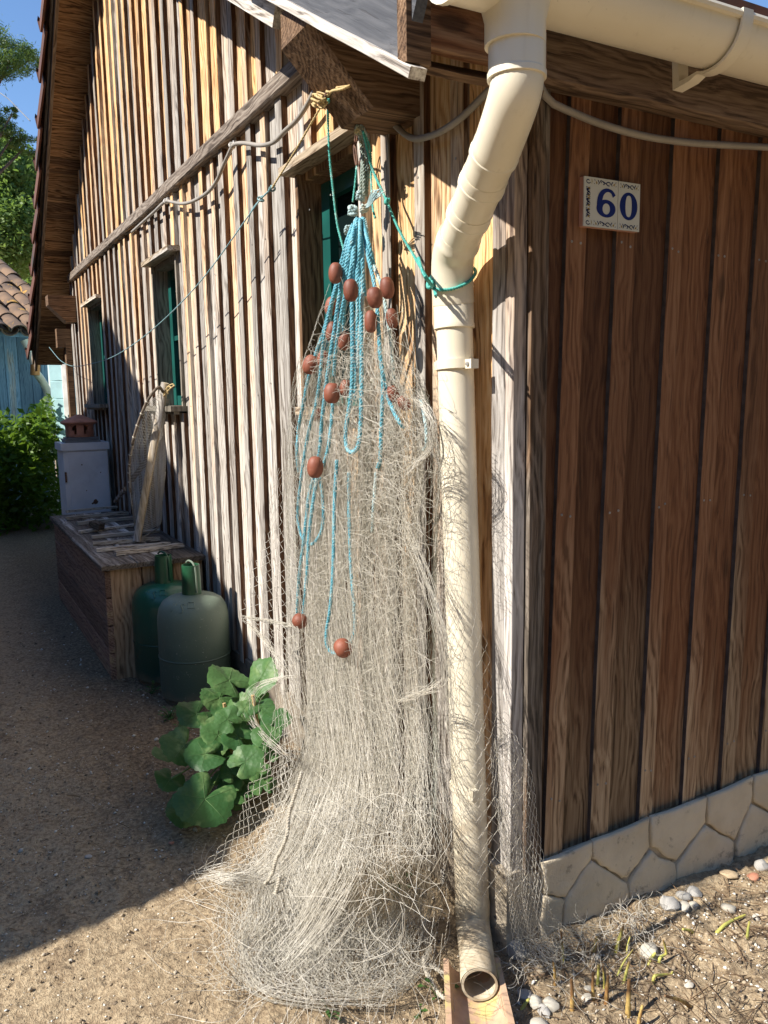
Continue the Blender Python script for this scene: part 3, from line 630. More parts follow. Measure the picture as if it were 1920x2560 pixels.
def bracket(x):
    m = MB(); pts = [(GY-(GR+.0045)*math.cos(t), gzc-(GR+.0045)*math.sin(t)) for t in np.linspace(-0.15, PI*0.62, 18)]+[(GY+0.045, gzc-GR-0.002), (GY+0.07, gzc-GR-0.004), (GY+0.075, gzc-0.01)]
    out = [(GY-(GR+.010)*math.cos(t), gzc-(GR+.010)*math.sin(t)) for t in np.linspace(-0.15, PI*0.62, 18)]+[(GY+0.045, gzc-GR-0.012), (GY+0.085, gzc-GR-0.016), (GY+0.09, gzc-0.01)]
    n = len(pts); vs = [(x-.014, a, b) for a, b in pts]+[(x-.014, a, b) for a, b in out]+[(x+.014, a, b) for a, b in pts]+[(x+.014, a, b) for a, b in out]
    fs = []
    for i in range(n-1): fs += [(i, i+1, n+i+1, n+i), (2*n+i+1, 2*n+i, 3*n+i, 3*n+i+1), (n+i, n+i+1, 3*n+i+1, 3*n+i), (i+1, i, 2*n+i, 2*n+i+1)]
    fs += [(0, n, 3*n, 2*n), (n-1, 3*n-1, 4*n-1, 2*n-1)]
    m.add(vs, fs); m.build('bracket', M_cream, gut, ang=40)
for bx in (0.275, 1.1, 1.9, 2.7): bracket(bx)
T1 = ony(1292, 165, GY); T0 = np.array([T1[0]-0.004, GY, gzc-GR*0.72])
LO = onx(1128, 655, -0.080)
def vp(pxx, pyy): return onx(pxx, pyy, -0.068)
VT = vp(1134, 760); VB = vp(1181, 2262)
VD = (VB-VT)/np.linalg.norm(VB-VT)
def pipe_part(name, path, rad, n=24, caps=False, sides=28):
    m = MB(); m.tube(path, rad, sides, caps); return m.build(name, M_cream, gut, ang=35)
def socket(name, a, b, r, lip=0.003):
    a = np.array(a); b = np.array(b); L = np.linalg.norm(b-a)
    m = MB(); m.lathe([(r-0.005, 0.002), (r, 0), (r+lip*.4, 0.004), (r+lip*.4, L-0.012), (r+lip, L-0.010), (r+lip, L-0.001), (r-0.004, L)], a, 30, axis=b-a, open_=True); return m.build(name, M_cream, gut, ang=35)
RO, RS, RP = 0.0475, 0.0425, 0.0405
m = MB(); m.lathe([(0.07, 0.03), (0.058, 0.0), (RO+.003, -0.028), (RO+.003, T1[2]-T0[2]+0.03)], T0, 30); m.build('outlet', M_cream, gut, ang=35)
socket('socket', T1+[0, 0, 0.05], T1+[0.0, 0.0, -0.022], RO-0.001)
sd = LO-T1; sl_ = np.linalg.norm(sd); su = sd/sl_
# upper bend, straight run, lower bend: mitred segments with visible lips
P_a = T1+np.array([0, 0, 0.0]); q1 = T1+np.array([0, 0, -0.04])+su*0.03; q2 = q1+su*0.08
elb = smooth_path([P_a, T1+[0, 0, -0.03], q1, q2], 14)
pipe_part('elbow', elb, np.linspace(RO-0.003, RS+0.002, 14))
run_a, run_b = q2-su*0.01, LO-su*0.055
pipe_part('pipe', smooth_path([run_a, run_b], 6), np.linspace(RS+.001, RS, 6))
for f_ in (0.03, 0.30, 0.62): socket('joint_lip', run_a+(run_b-run_a)*(f_-0.02), run_a+(run_b-run_a)*(f_+0.10), RS+0.0014, 0.0026)
low = smooth_path([LO-su*0.075, LO-su*0.02, LO*0.55+VT*0.45, VT], 12)
pipe_part('elbow', low, np.full(12, RS+0.0035))
socket('joint_lip', LO-su*0.085, LO-su*0.055, RS+0.003, 0.002)
socket('socket', VT-VD*0.052, VT+VD*0.055, RP+0.0035, 0.0015)
pipe_part('pipe', smooth_path([VT, VB], 30), np.full(30, RP)+np.sin(np.linspace(0, 9, 30))*0.0002)
MO = onz(1199, 2462, 0.055)
sh = smooth_path([VB-VD*0.02, VB+VD*0.05, VB*0.45+MO*0.55+[0, 0, -0.012], MO], 14)
m = MB(); m.tube(sh, np.linspace(RP+0.002, 0.0365, 14), 28, False); m.tube(sh[::-1], np.linspace(RP, 0.0335, 14), 28, False)
td = sh[-1]-sh[-2]; td /= np.linalg.norm(td); m.lathe([(0.0335, 0), (0.0385, 0), (0.0385, -0.010), (0.0365, -0.012)], sh[-1]+td*0.001, 28, axis=td, open_=True); m.build('shoe', M_cream, gut, ang=40)
CL = vp(1140, 912)
m = MB(); m.lathe([(RP+.0005, -0.010), (RP+.005, -0.010), (RP+.005, 0.010), (RP+.0005, 0.010)], CL, 28, axis=-VD)
m.box(CL+np.array([0.004, -0.058+0.006, 0.0]), (0.02, 0.030, 0.020)); m.box(CL+np.array([-0.004, 0.056, 0.0]), (0.014, 0.034, 0.019)); m.box(CL+np.array([0.06, 0.02, 0]), (0.1, 0.014, 0.014))
cl = m.build('clamp', M_cream, gut, ang=35)
m = MB(); m.lathe([(0.005, 0), (0.0045, 0.003), (0, 0.0035)], CL+np.array([-0.007, -0.055, 0]), 10, axis=(-1, -.5, 0)); m.build('screw', M_nail, cl)
C2 = vp(1170, 1962)
m = MB(); m.lathe([(RP+.0005, -0.006), (RP+.003, -0.006), (RP+.003, 0.006), (RP+.0005, 0.006)], C2, 28, axis=-VD); m.box(C2+np.array([-0.016, -0.045, 0]), (0.016, 0.018, 0.024)); m.build('clamp', M_cream, gut, ang=35)
m = MB()
crk = [(1164, 938), (1160, 950), (1154, 955), (1152, 964), (1145, 968), (1136, 975)]
m.tube([onx(a, b, -0.105)+(CP-onx(a, b, -0.105))/np.linalg.norm(CP-onx(a, b, -0.105))*0.0 for a, b in crk], 0.0006, 4) if False else None

# ------------------------------------------------------------------ house number
sign = thing('house_number', 'white glazed number tiles reading 60 on the brown side wall', 'house number', tuple(ony(1530, 505, -0.03)))
SO = sign.location
A = ony(1460.3, 440, -0.027); B = ony(1600, 461, -0.027); Cc = ony(1456.4, 565, -0.027)
eu = (B-A)/np.linalg.norm(B-A); ev = np.array([0, 0, -1.0]); ev = ev-eu*np.dot(ev, eu); ev /= np.linalg.norm(ev); en = np.array([0, -1.0, 0]); WT = np.linalg.norm(B-A); HT = np.linalg.norm(Cc-A)*0.995
def sp(u, v, d=0.0): return A+eu*u*WT+ev*v*HT+en*d
def flat_stroke(mb, pts, wds, d0, mi=0):        # ribbon in tile coordinates (u,v in units of the tile width/height)
    pts = np.array(pts, float); asp = WT/HT; q = pts*[asp, 1]; T = np.gradient(q, axis=0); T /= np.linalg.norm(T, axis=1)[:, None]+1e-9
    N = np.stack([-T[:, 1], T[:, 0]], 1); w = np.broadcast_to(np.array(wds, float), (len(pts),))[:, None]
    L = (q+N*w/2)/[asp, 1]; R2 = (q-N*w/2)/[asp, 1]; n = len(pts)
    mb.add([sp(*p, d0) for p in L]+[sp(*p, d0) for p in R2], [(i, i+1, n+i+1, n+i) for i in range(n-1)], mi)
for (u0, u1) in ((0.0, 0.592), (0.602, 1.0)):
    m = MB(); rim = 0.006
    m.prism([sp(u0, 0, -0.014), sp(u0, 1, -0.014), sp(u1, 1, -0.014), sp(u1, 0, -0.014)], en*0.012, 1)
    m.prism([sp(u0, 0, -0.002), sp(u0, 1, -0.002), sp(u1, 1, -0.002), sp(u1, 0, -0.002)], en*0.003, 0)
    tl = m.build('tile', [M_tileface, M_tileback], sign); tl.matrix_parent_inverse = Matrix.Translation(-SO)
    m = MB(); D = 0.0014
    if u0 == 0:
        # 6
        cx, cy, rx, ry = 0.385, 0.665, 0.125, 0.150
        outer = lambda t, a, b, c0, c1: (c0+a*math.cos(t), c1+b*math.sin(t))
        asp = WT/HT
        # bowl as ring of varying thickness
        n = 40; vo = []; vi = []
        for k in range(n+1):
            t = 2*PI*k/n; ww = 0.5+0.5*abs(math.cos(t))
            vo.append((cx+0.170*math.cos(t), 0.600+0.182*math.sin(t))); vi.append((cx+0.004+0.066*math.cos(t), 0.606+0.112*math.sin(t)))
        b0 = [sp(*p, D) for p in vo]+[sp(*p, D) for p in vi]; m.add(b0, [(k, k+1, n+2+k, n+1+k) for k in range(n)])
        st = [(0.525, 0.335), (0.485, 0.255), (0.43, 0.224), (0.375, 0.232), (0.318, 0.285), (0.281, 0.38), (0.266, 0.49), (0.266, 0.60)]
        st = smooth_path(st, 26); wd6 = np.interp(np.linspace(0, 1, 26), [0, .1, .25, .4, .6, 1], [0.10, 0.082, 0.064, 0.095, 0.135, 0.145]); flat_stroke(m, st, wd6, D+0.0003)
    else:
        n = 40; cx = 0.792; vo = []; vi = []
        for k in range(n+1):
            t = 2*PI*k/n; vo.append((cx+0.163*math.cos(t), 0.495+0.288*math.sin(t)))
            c_, s_ = math.cos(t), math.sin(t); vi.append((cx+0.058*math.copysign(abs(c_)**0.75, c_), 0.495+0.222*math.copysign(abs(s_)**0.85, s_)))
        m.add([sp(*p, D) for p in vo]+[sp(*p, D) for p in vi], [(k, k+1, n+2+k, n+1+k) for k in range(n)])
    link('digit', m.mesh('digit', M_navy), tl)
    m = MB()
    def scroll(uc, vc, su_, sv_, vert=False, mir=1):
        def P(a, b): return (uc+(b if vert else a)*su_*mir, vc+(a if vert else b)*sv_)
        for sgn in (-1, 1):
            cxx = 0.22*sgn; pts = [P(cxx+0.17*(1-0.55*t/7)*math.cos(sgn*t+1.2), sgn*0.05+0.42*(1-0.5*t/7)*math.sin(t+1.2)) for t in np.linspace(0, 5.6, 18)]
            flat_stroke(m, pts, 0.020, D, 0)
            flat_stroke(m, [P(0.5*sgn, -0.45), P(0.40*sgn, 0.1), P(0.46*sgn, 0.5)], [0.018, 0.030, 0.012], D, 0)
            flat_stroke(m, [P(0.62*sgn, -0.1), P(0.56*sgn, 0.35)], [0.018, 0.042], D+.0002, 1)
            flat_stroke(m, [P(0.72*sgn, -0.5), P(0.68*sgn, -0.15)], [0.012, 0.012], D, 0)
            flat_stroke(m, [P(0.74*sgn, 0.3), P(0.70*sgn, 0.5)], [0.012, 0.012], D, 0)
        flat_stroke(m, [P(-0.16, -0.3), P(0.0, 0.05), P(0.16, 0.35)], [0.014, 0.024, 0.014], D, 0)
    if u0 == 0:
        for vc in (0.085, 0.915): scroll(0.365, vc, 0.265, 0.10)
        for vc in (0.30, 0.50, 0.72): scroll(0.068, vc, 0.075, 0.13, True)
        for vc in (0.085, 0.915):
            flat_stroke(m, [(0.068+0.045*math.cos(t)*(1-t/9), vc+0.055*math.sin(t)*(1-t/9)) for t in np.linspace(0.5, 6.0, 16)], 0.021, D, 0); flat_stroke(m, [(0.125, vc-0.05), (0.132, vc), (0.125, vc+0.05)], [0.01, 0.018, 0.01], D, 1)
    else:
        for vc in (0.085, 0.915): scroll(0.80, vc, 0.225, 0.10)
    link('ornament', m.mesh('ornament', [M_ink, M_ochre]), tl)

# ------------------------------------------------------------------ electric cable
cab = thing('electric_cable', 'grey electric cable looping under the gable rail and round to the side wall', 'cable', tuple(onx(580, 362, -0.03)))
def rel(o, root): o.matrix_parent_inverse = Matrix.Translation(-Vector(root.location)); return o
cl_ = [(330, 580), (385, 530), (415, 503), (430, 505), (455, 509), (482, 503), (520, 480), (543, 450), (558, 415), (572, 385), (583, 363), (610, 358), (650, 363), (685, 355), (712, 328), (742, 300), (768, 262), (793, 218), (830, 190)]
xs_ = np.interp(np.arange(len(cl_)), [0, 2, 4, 10, 12, 15, 17, 18], [-0.032, -0.055, -0.05, -0.055, -0.05, -0.045, -0.05, -0.03])
P = [onx(a, b, q) for (a, b), q in zip(cl_, xs_)]
m = MB(); m.tube(smooth_path(P, 90), 0.0075, 8); rel(m.build('wire', M_cable, cab, ang=60), cab)
P = [onx(940, 265, -0.03), onx(985, 310, -0.032)]+[onx(a, b, -0.034) for a, b in ((1015, 338), (1038, 347), (1062, 344), (1100, 330), (1150, 297))]+[np.array([-0.034, -0.025, 1.925]), np.array([0.01, -0.04, 1.92])]+[ony(a, b, -0.034) for a, b in ((1372, 251), (1420, 276), (1500, 309), (1600, 338), (1700, 354), (1800, 362), (1915, 368))]+[np.array([1.2, -0.034, 1.915]), np.array([2.2, -0.034, 1.91])]
m = MB(); m.tube(smooth_path(P, 110), 0.008, 8); rel(m.build('wire', M_cable, cab, ang=60), cab)
for q in ((415, 503), (580, 364)):
    c = onx(*q, -0.055); m = MB(); m.lathe([(0.0085, -0.004), (0.0135, -0.003), (0.0135, 0.003), (0.0085, 0.004)], c, 14, axis=(0.2, -1, 0.4)); m.box(c+np.array([0.012, 0, 0.012]), (0.014, 0.008, 0.012)); rel(m.build('clip', M_clip, cab), cab)

# ------------------------------------------------------------------ clothes line
cln = thing('clothes_line', 'thin line knotted to straw cord and strung along the gable', 'clothes line', (-0.2, 0.45, 2.0))
N0 = np.array([-0.205, 0.47, 2.012])
K = onx(680, 470, -0.10); K2 = onx(652, 497, -0.11)
def helix_rope(mb, path, R, pitch, strands=3, sides=5, per=0.006, mi=0):
    L = np.linalg.norm(np.diff(np.array(path), axis=0), axis=1).sum(); n = max(8, int(L/per)); C_ = smooth_path(path, n)
    T = np.gradient(C_, axis=0); T /= np.linalg.norm(T, axis=1)[:, None]+1e-12; a = np.array([0.3, 0.9, 0.2]); N = np.zeros_like(C_); v = np.cross(T[0], a); v /= np.linalg.norm(v)
    for i in range(n): v = v-T[i]*np.dot(v, T[i]); v /= np.linalg.norm(v); N[i] = v
    B_ = np.cross(T, N); s = np.linspace(0, L, n); out = []
    for k in range(strands):
        ph = 2*PI*(s/pitch+k/strands); out.append(C_+R*0.56*(np.cos(ph)[:, None]*N+np.sin(ph)[:, None]*B_))
    for p in out: mb.tube(p, R*0.50, sides, True, mi)
m = MB(); helix_rope(m, [N0, N0*0.5+K*0.5+[0, 0, -0.004], K], 0.0032, 0.014); rel(m.build('cord', M_straw, cln, smooth=True), cln)
m = MB()
for k in range(9):
    t0 = random.uniform(0, 6); c = N0+np.array([random.gauss(-.012, .006), random.gauss(0.02, .016), random.gauss(-.008, .007)])
    pts = [c+np.array([0.006*math.sin(a*2+t0), 0.022*math.cos(a+t0), 0.013*math.sin(a+t0*1.3)]) for a in np.linspace(0, 5.5, 14)]; m.tube(smooth_path(pts, 26), 0.0032, 5)
m.tube(smooth_path([N0, N0+[-.01, -.05, -.008], N0+[-.005, -.09, -.016], N0+[0.01, -.10, -.01], N0+[0, -.05, .0]], 24), 0.0035, 5)
rel(m.build('knot', M_straw, cln, smooth=True), cln)
m = MB(); m.tube(smooth_path([K2, onx(500, 705, -0.14), onx(380, 825, -0.16), onx(290, 888, -0.17), onx(230, 909, -0.16), onx(180, 915, -0.14), onx(150, 900, -0.15), onx(123, 868, -0.18)], 80), 0.0024, 5)
m.tube(smooth_path([K, K2], 6), 0.0028, 5); m.tube(smooth_path([K2, onx(630, 525, -.11), onx(618, 560, -.105)], 8), 0.0022, 5)
rel(m.build('line', M_wire, cln, smooth=True), cln)
m = MB()
for k in range(7):
    t0 = random.uniform(0, 6); cc = K if k < 4 else K2
    m.tube(smooth_path([cc+0.008*np.array([math.sin(a+t0), math.cos(a*1.3+t0), math.sin(a*0.8+2*t0)]) for a in np.linspace(0, 5, 8)], 18), 0.0026, 4)
rel(m.build('knot', M_wire, cln, smooth=True), cln)
nl = thing('iron_nail', 'rusty nail sticking out of the angled timber end above the net', 'nail', tuple(N0))
m = MB(); m.tube([N0+[-0.004, 0.012, -0.008], N0+[0.0, -0.022, 0.024], N0+[0.004, -0.03, 0.032]], [0.0045, 0.0042, 0.004], 8); rel(m.build('shank', M_rust, nl), nl)

# ------------------------------------------------------------------ fishing net
net = thing('fishing_net', 'pale fishing net with blue ropes and terracotta floats hanging from the eave', 'fishing net', (-0.15, 0.42, 0.0))
def shx(x): return x+0.065*min(1.0, max(0.0, (x+0.37)/0.07))
def NX(px_, py_, x): return onx(px_, py_, shx(x))
HP = np.array([-0.118, 0.475, 1.957])
rope_b = MB()
# suspension: several old ropes twisted together
for k in range(4):
    off = [np.array([0.008*math.cos(2*PI*k/4+t), 0.008*math.sin(2*PI*k/4+t), 0]) for t in (0, 1.0, 2.2, 3.0)]
    pts = [HP+off[0]+[0, 0, 0.0], NX(909, 350, -0.15)+off[1], NX(912, 420, -0.152)+off[2], NX(908, 490, -0.155)+off[3]]
    mm = MB(); helix_rope(mm, pts, 0.0055, 0.026); rel(mm.build('rope', M_ropeo if k < 3 else M_ropef, net, smooth=True), net)
def knot(c, r, n, mat, nm='knot', tr=0.0052):
    mm = MB(); c = np.array(c)
    for k in range(n):
        tx, ty = random.gauss(0, .35), random.gauss(0, .35); zc = (k-(n-1)/2)*tr*1.25; rr_ = r*random.uniform(0.78, 1.0)
        pts = [c+np.array([rr_*math.cos(t), rr_*math.sin(t), zc+rr_*(tx*math.cos(t)+ty*math.sin(t))]) for t in np.linspace(0, 5.9, 16)]
        helix_rope(mm, pts, tr, 0.02, per=0.003)
    pts = [c+np.array([-r*1.05, 0.2*r, -r]), c+np.array([-r*1.15, -0.3*r, 0]), c+np.array([-r*.8, -0.9*r, r])]; helix_rope(mm, pts, tr, 0.02, per=0.003)
    rel(mm.build(nm, mat, net, smooth=True), net)
knot(NX(902, 490, -0.158), 0.009, 3, M_ropef); knot(NX(883, 528, -0.17), 0.010, 3, M_ropef); knot(NX(911, 522, -0.165), 0.008, 2, M_ropef); knot(NX(871, 574, -0.172), 0.0075, 2, M_ropef)
knot(HP+[0, 0, -0.012], 0.009, 2, M_ropeo)
KN = NX(897, 520, -0.165)
# frayed ends at the knot
mm = MB()
for k in range(14):
    a = NX(915, 520, -0.17); b = NX(random.choice([938, 955])+random.gauss(0, 5), random.choice([478, 485])+random.gauss(0, 6), -0.19); c_ = (a+b)/2+np.array([0, 0, random.gauss(0.008, .008)])
    mm.tube(smooth_path([a, c_, b], 10), 0.0016, 4)
rel(mm.build('frayed_end', M_ropef, net, smooth=True), net)
# rusty chain links beside the suspension rope
for (a, b) in (((893, 330), (888, 362)), ((886, 366), (892, 412)), ((900, 405), (903, 440))):
    A_, B_ = NX(*a, -0.13), NX(*b, -0.13); d = B_-A_; L = np.linalg.norm(d); d /= L; e = np.cross(d, [1, 0, 0]); e /= np.linalg.norm(e)
    mm = MB(); mm.tube([(A_+B_)/2+d*L*0.56*math.sin(t)+e*0.006*math.cos(t) for t in np.linspace(0, 2*PI, 18)], 0.0028, 6, False); rel(mm.build('chain_link', M_rust, net, smooth=True), net)
# blue float-line ropes, each traced over the front of the hanging bundle
ropes = [
    ([(893, 545), (884, 640), (880, 760), (881, 900), (878, 985), (868, 1050), (864, 1095), (870, 1125), (884, 1129), (896, 1112), (902, 1050), (904, 900), (903, 760), (902, 640), (903, 550)], -0.215, M_rope, 0.0060),
    ([(908, 545), (918, 630), (934, 700), (943, 770), (950, 880), (957, 950), (953, 1080), (950, 1150), (944, 1170)], -0.212, M_rope, 0.0056),
    ([(957, 925), (968, 985), (980, 1020), (1000, 1058), (1010, 1070)], -0.205, M_rope, 0.0054),
    ([(880, 570), (858, 640), (838, 720), (822, 780), (806, 840), (788, 890), (770, 950), (758, 1010), (748, 1060), (744, 1085)], -0.200, M_rope, 0.0058),
    ([(884, 570), (868, 650), (850, 730), (835, 830), (822, 910), (812, 990), (804, 1060), (800, 1120), (795, 1150)], -0.214, M_rope, 0.0058),
    ([(888, 570), (876, 680), (858, 760), (840, 870), (834, 940)], -0.218, M_rope, 0.0054),
    ([(832, 1005), (826, 1080), (818, 1130), (808, 1165)], -0.215, M_rope, 0.0054),
    ([(882, 560), (862, 620), (846, 700), (826, 770), (808, 860), (800, 940), (790, 1010), (776, 1060), (764, 1120), (752, 1200), (744, 1290), (752, 1335), (772, 1361), (795, 1345), (808, 1305), (806, 1240), (800, 1195)], -0.206, M_rope, 0.0052),
    ([(784, 1195), (772, 1240), (765, 1300), (757, 1370), (748, 1440), (744, 1500), (742, 1535)], -0.212, M_rope, 0.0054),
    ([(792, 1195), (782, 1260), (773, 1330), (768, 1420), (762, 1490), (757, 1545)], -0.218, M_rope, 0.0056),
    ([(842, 1150), (836, 1260), (834, 1360), (831, 1450), (824, 1530), (816, 1580), (817, 1612), (828, 1630), (845, 1632)], -0.222, M_rope, 0.0054),
    ([(868, 1610), (880, 1598), (887, 1565), (884, 1500), (877, 1420), (874, 1330), (872, 1240), (872, 1180)], -0.214, M_rope, 0.0050),
    ([(898, 548), (893, 660), (894, 780), (892, 900), (888, 1000)], -0.200, M_rope, 0.0056),
    ([(904, 545), (908, 650), (906, 760), (897, 860), (894, 960)], -0.206, M_ropef, 0.0052),
    ([(912, 548), (935, 660), (955, 720), (968, 790), (980, 880), (985, 960)], -0.178, M_ropef, 0.0052),
    ([(878, 590), (850, 690), (830, 760), (820, 850), (806, 900)], -0.188, M_rope, 0.0054),
    ([(890, 560), (870, 660), (862, 750), (858, 830)], -0.205, M_rope, 0.0054),
    ([(889, 550), (880, 600), (872, 670)], -0.212, M_rope, 0.0056), ([(900, 550), (905, 620), (908, 690), (912, 740)], -0.214, M_rope, 0.0056), ([(906, 548), (922, 610), (934, 660)], -0.205, M_rope, 0.0056),
    ([(895, 548), (888, 610), (886, 700), (884, 760)], -0.195, M_rope, 0.0056), ([(885, 565), (866, 630), (854, 690), (846, 740)], -0.200, M_rope, 0.0056), ([(901, 548), (899, 620), (898, 700)], -0.222, M_rope, 0.0054),
    ([(1052, 1000), (1064, 1060), (1066, 1110), (1058, 1125)], -0.19, M_ropef, 0.0046), ([(940, 1180), (934, 1260), (930, 1330)], -0.20, M_ropef, 0.0045), ([(745, 1085), (742, 1130), (746, 1180)], -0.195, M_rope, 0.005),
]
for pts, x, mat, R_ in ropes:
    nP = len(pts); P = [NX(a, b, x-0.012-0.014*math.sin(PI*i/max(1, nP-1))+0.03*max(0, (620-b)/80.0)) for i, (a, b) in enumerate(pts)]
    mm = MB(); helix_rope(mm, P, R_, 0.027); rel(mm.build('rope', mat, net, smooth=True), net)
# white rope low in the net
for pts in ([(755, 1930), (738, 1985), (722, 2040), (718, 2085), (705, 2120), (690, 2150), (680, 2185), (662, 2210)], [(700, 2190), (690, 2230), (670, 2255), (648, 2300)]):
    mm = MB(); helix_rope(mm, [NX(a, b, -0.40-0.0002*(b-1900)) for a, b in pts], 0.0055, 0.022); rel(mm.build('rope', M_ropew, net, smooth=True), net)
mm = MB(); helix_rope(mm, [onz(1060, 2390, .05), onz(1062, 2420, .03), onz(1080, 2455, .02), onz(1098, 2485, .012), onz(1112, 2497, .01)], 0.006, 0.022); rel(mm.build('rope', M_ropew, net, smooth=True), net)
mm = MB(); helix_rope(mm, [onz(1070, 2410, .03), onz(1100, 2428, .03), onz(1122, 2440, .025), onz(1126, 2480, .02), onz(1120, 2520, .012)], 0.005, 0.02); rel(mm.build('rope', M_ropew, net, smooth=True), net)
# floats
floats = [(839, 683, 36, 52, 4, -.225), (877, 726, 38, 56, 0, -.240), (937, 744, 40, 52, -8, -.238), (968, 720, 36, 54, -6, -.185), (927, 804, 32, 56, 0, -.225), (980, 796, 30, 50, -8, -.175), (827, 766, 30, 48, 12, -.175), (829, 829, 28, 50, 10, -.190),
          (861, 852, 32, 48, 12, -.195), (777, 912, 40, 50, 20, -.205), (807, 896, 28, 40, 15, -.185), (830, 983, 42, 52, 5, -.225), (864, 970, 32, 42, 10, -.195), (983, 985, 28, 44, -18, -.195), (1010, 1008, 30, 40, -40, -.19), (793, 1037, 24, 34, 5, -.18),
          (788, 1168, 41, 55, 4, -.235), (750, 1552, 40, 36, 30, -.235), (857, 1620, 50, 42, 62, -.245)]
fm = {}
for (cx, cy, w, h, rot, x) in floats:
    c = NX(cx, cy, x-0.03); dep = float(np.dot(RM[2], c-CP)); a = w*dep/F/2; b = h*dep/F/2
    m = MB(); prof = [(0.004, -b*0.93), (0.006, -b*0.97)]+[(a*math.cos(t)**0.72 if math.cos(t) > 0 else 0, b*math.sin(t)) for t in np.linspace(-1.33, 1.33, 13)]+[(0.006, b*0.97), (0.004, b*0.93)]
    m.lathe(prof, (0, 0, 0), 20); o = link('float', m.mesh('float', M_float, True), net); o.data.set_sharp_from_angle(angle=math.radians(50))
    view = Vector(RM[2]); o.matrix_parent_inverse = Matrix.Translation(-Vector(net.location)); o.matrix_basis = Matrix.Translation(Vector(c)) @ Matrix.Rotation(math.radians(rot), 4, view)

# twine: gathered sheets of mesh
def interp_rows(rows, v):
    t = np.array([r[0] for r in rows], float); P = np.array([r[1] for r in rows]); out = np.zeros((len(v), 3))
    dP = np.gradient(P, t, axis=0); i = np.clip(np.searchsorted(t, v, side='right')-1, 0, len(t)-2); h = (t[i+1]-t[i])[:, None]; s = ((v-t[i])/(t[i+1]-t[i]))[:, None]
    return (2*s**3-3*s**2+1)*P[i]+(s**3-2*s**2+s)*h*dP[i]+(-2*s**3+3*s**2)*P[i+1]+(s**3-s**2)*h*dP[i+1]
tabs = [  # photo row, left px, right px, plane
    (575, 872, 925, 'x', -0.165), (640, 855, 950, 'x', -0.175), (720, 832, 978, 'x', -0.185), (820, 800, 1000, 'x', -0.19), (920, 765, 1020, 'x', -0.195), (1020, 740, 1062, 'x', -0.195),
    (1150, 735, 1085, 'x', -0.195), (1300, 733, 1075, 'x', -0.195), (1500, 738, 1072, 'x', -0.205), (1700, 742, 1080, 'x', -0.225), (1880, 740, 1096, 'x', -0.26), (2030, 706, 1108, 'x', -0.31), (2150, 660, 1112, 'x', -0.37),
    (2260, 610, 1105, 'z', 0.10), (2350, 575, 1090, 'z', 0.05), (2420, 585, 1085, 'z', 0.025), (2475, 610, 1030, 'z', 0.015)]
def tab_pts():
    L, R_ = [], []
    for i, (py_, l, r, pl, v) in enumerate(tabs):
        f = (lambda a, b, c: onx(a, b, shx(c))) if pl == 'x' else onz; L.append((i/(len(tabs)-1.0), f(l, py_, v))); R_.append((i/(len(tabs)-1.0), f(r, py_, v)))
    return L, R_
TL, TR = tab_pts()
NV = np.array([-0.78, -0.60, 0.18]); NV /= np.linalg.norm(NV)
def wob(u, v, seed, f=3):
    r = np.random.default_rng(seed); o = np.zeros(np.broadcast(u, v).shape)
    for k in range(f): o = o+np.sin(2*PI*(r.uniform(0.5, 2.6)*u*(k+1)+r.uniform(-1.2, 1.2)*v*(k+1))+r.uniform(0, 6.28))/(k+1)
    return o
VF, QF = [], []
def push(store, P, r):
    V, Q = strands_geo(P, r); b = sum(len(x) for x in store[0]); store[0].append(V); store[1].append(Q+b)
def curtain(store, n, K, v0, v1, u0, u1, foldn, amp, off, seed, rad, cell=0.030, gather=1.0, wander=0.018, zig=0.5, stagger=0.22):
    r = np.random.default_rng(seed); t_ = np.linspace(0, 1, K)
    u = u0+(u1-u0)*(np.arange(n)+0.5)/n; U = u[:, None]+np.zeros(K)[None, :]
    vs_ = v0+stagger*r.uniform(0, 1, n)**1.2; ve_ = v1-0.16*r.uniform(0, 1, n)**1.5; Vv = vs_[:, None]+(ve_-vs_)[:, None]*t_[None, :]
    L = interp_rows(TL, Vv.ravel()).reshape(n, K, 3); R_ = interp_rows(TR, Vv.ravel()).reshape(n, K, 3)
    wid = np.linalg.norm(R_-L, axis=2)
    # bunch the strands into pleats, let the pleats wander as they fall
    U2 = U+wander*wob(U, Vv*1.6, seed+1)+0.045*gather*np.sin(2*PI*foldn*U+2.0*np.sin(2*PI*Vv*0.8+seed))
    length = Vv*2.1
    par = (np.arange(n) % 2)[:, None]*0.5
    zz = 2*np.abs(2*((length/cell+par+0.12*wob(U, Vv, seed+5)) % 1)-1)-1
    U2 = U2+zz*zig*(u1-u0)/n+r.normal(0, 0.0016, (n, 1))
    # each strand strays a little on its own
    ph = r.uniform(0, 6.28, (n, 3)); fr = r.uniform(1.5, 7, (n, 3))
    st = sum(np.sin(2*PI*fr[:, k:k+1]*Vv+ph[:, k:k+1]) for k in range(3))
    P = L+(R_-L)*U2[..., None]
    dep = amp*np.clip(wid/0.25, 0.2, 1)*(np.sin(2*PI*foldn*U+2.0*np.sin(2*PI*Vv*0.8+seed)+1.2)+0.5*wob(U, Vv, seed+9))+off-0.03*np.clip(wid/.25, .2, 1)*(2*U-1)**2
    P = P+NV*(dep+0.0022*st+r.normal(0, 0.003, (n, 1)))[..., None]+np.array([0.3, -0.6, 0])*(0.0016*st)[..., None]
    P[..., 2] = np.maximum(P[..., 2], 0.008+0.012*np.abs(np.sin(U*40+Vv*30)))
    push(store, P, r.uniform(rad*0.8, rad*1.2, n))
    return P
A_ = ([], []); Bp = ([], []); G_ = ([], [])
curtain(G_, 200, 120, 0.12, 0.74, 0.02, 0.98, 5, 0.022, -0.030, 3, 0.00045, 0.036, zig=0.8)
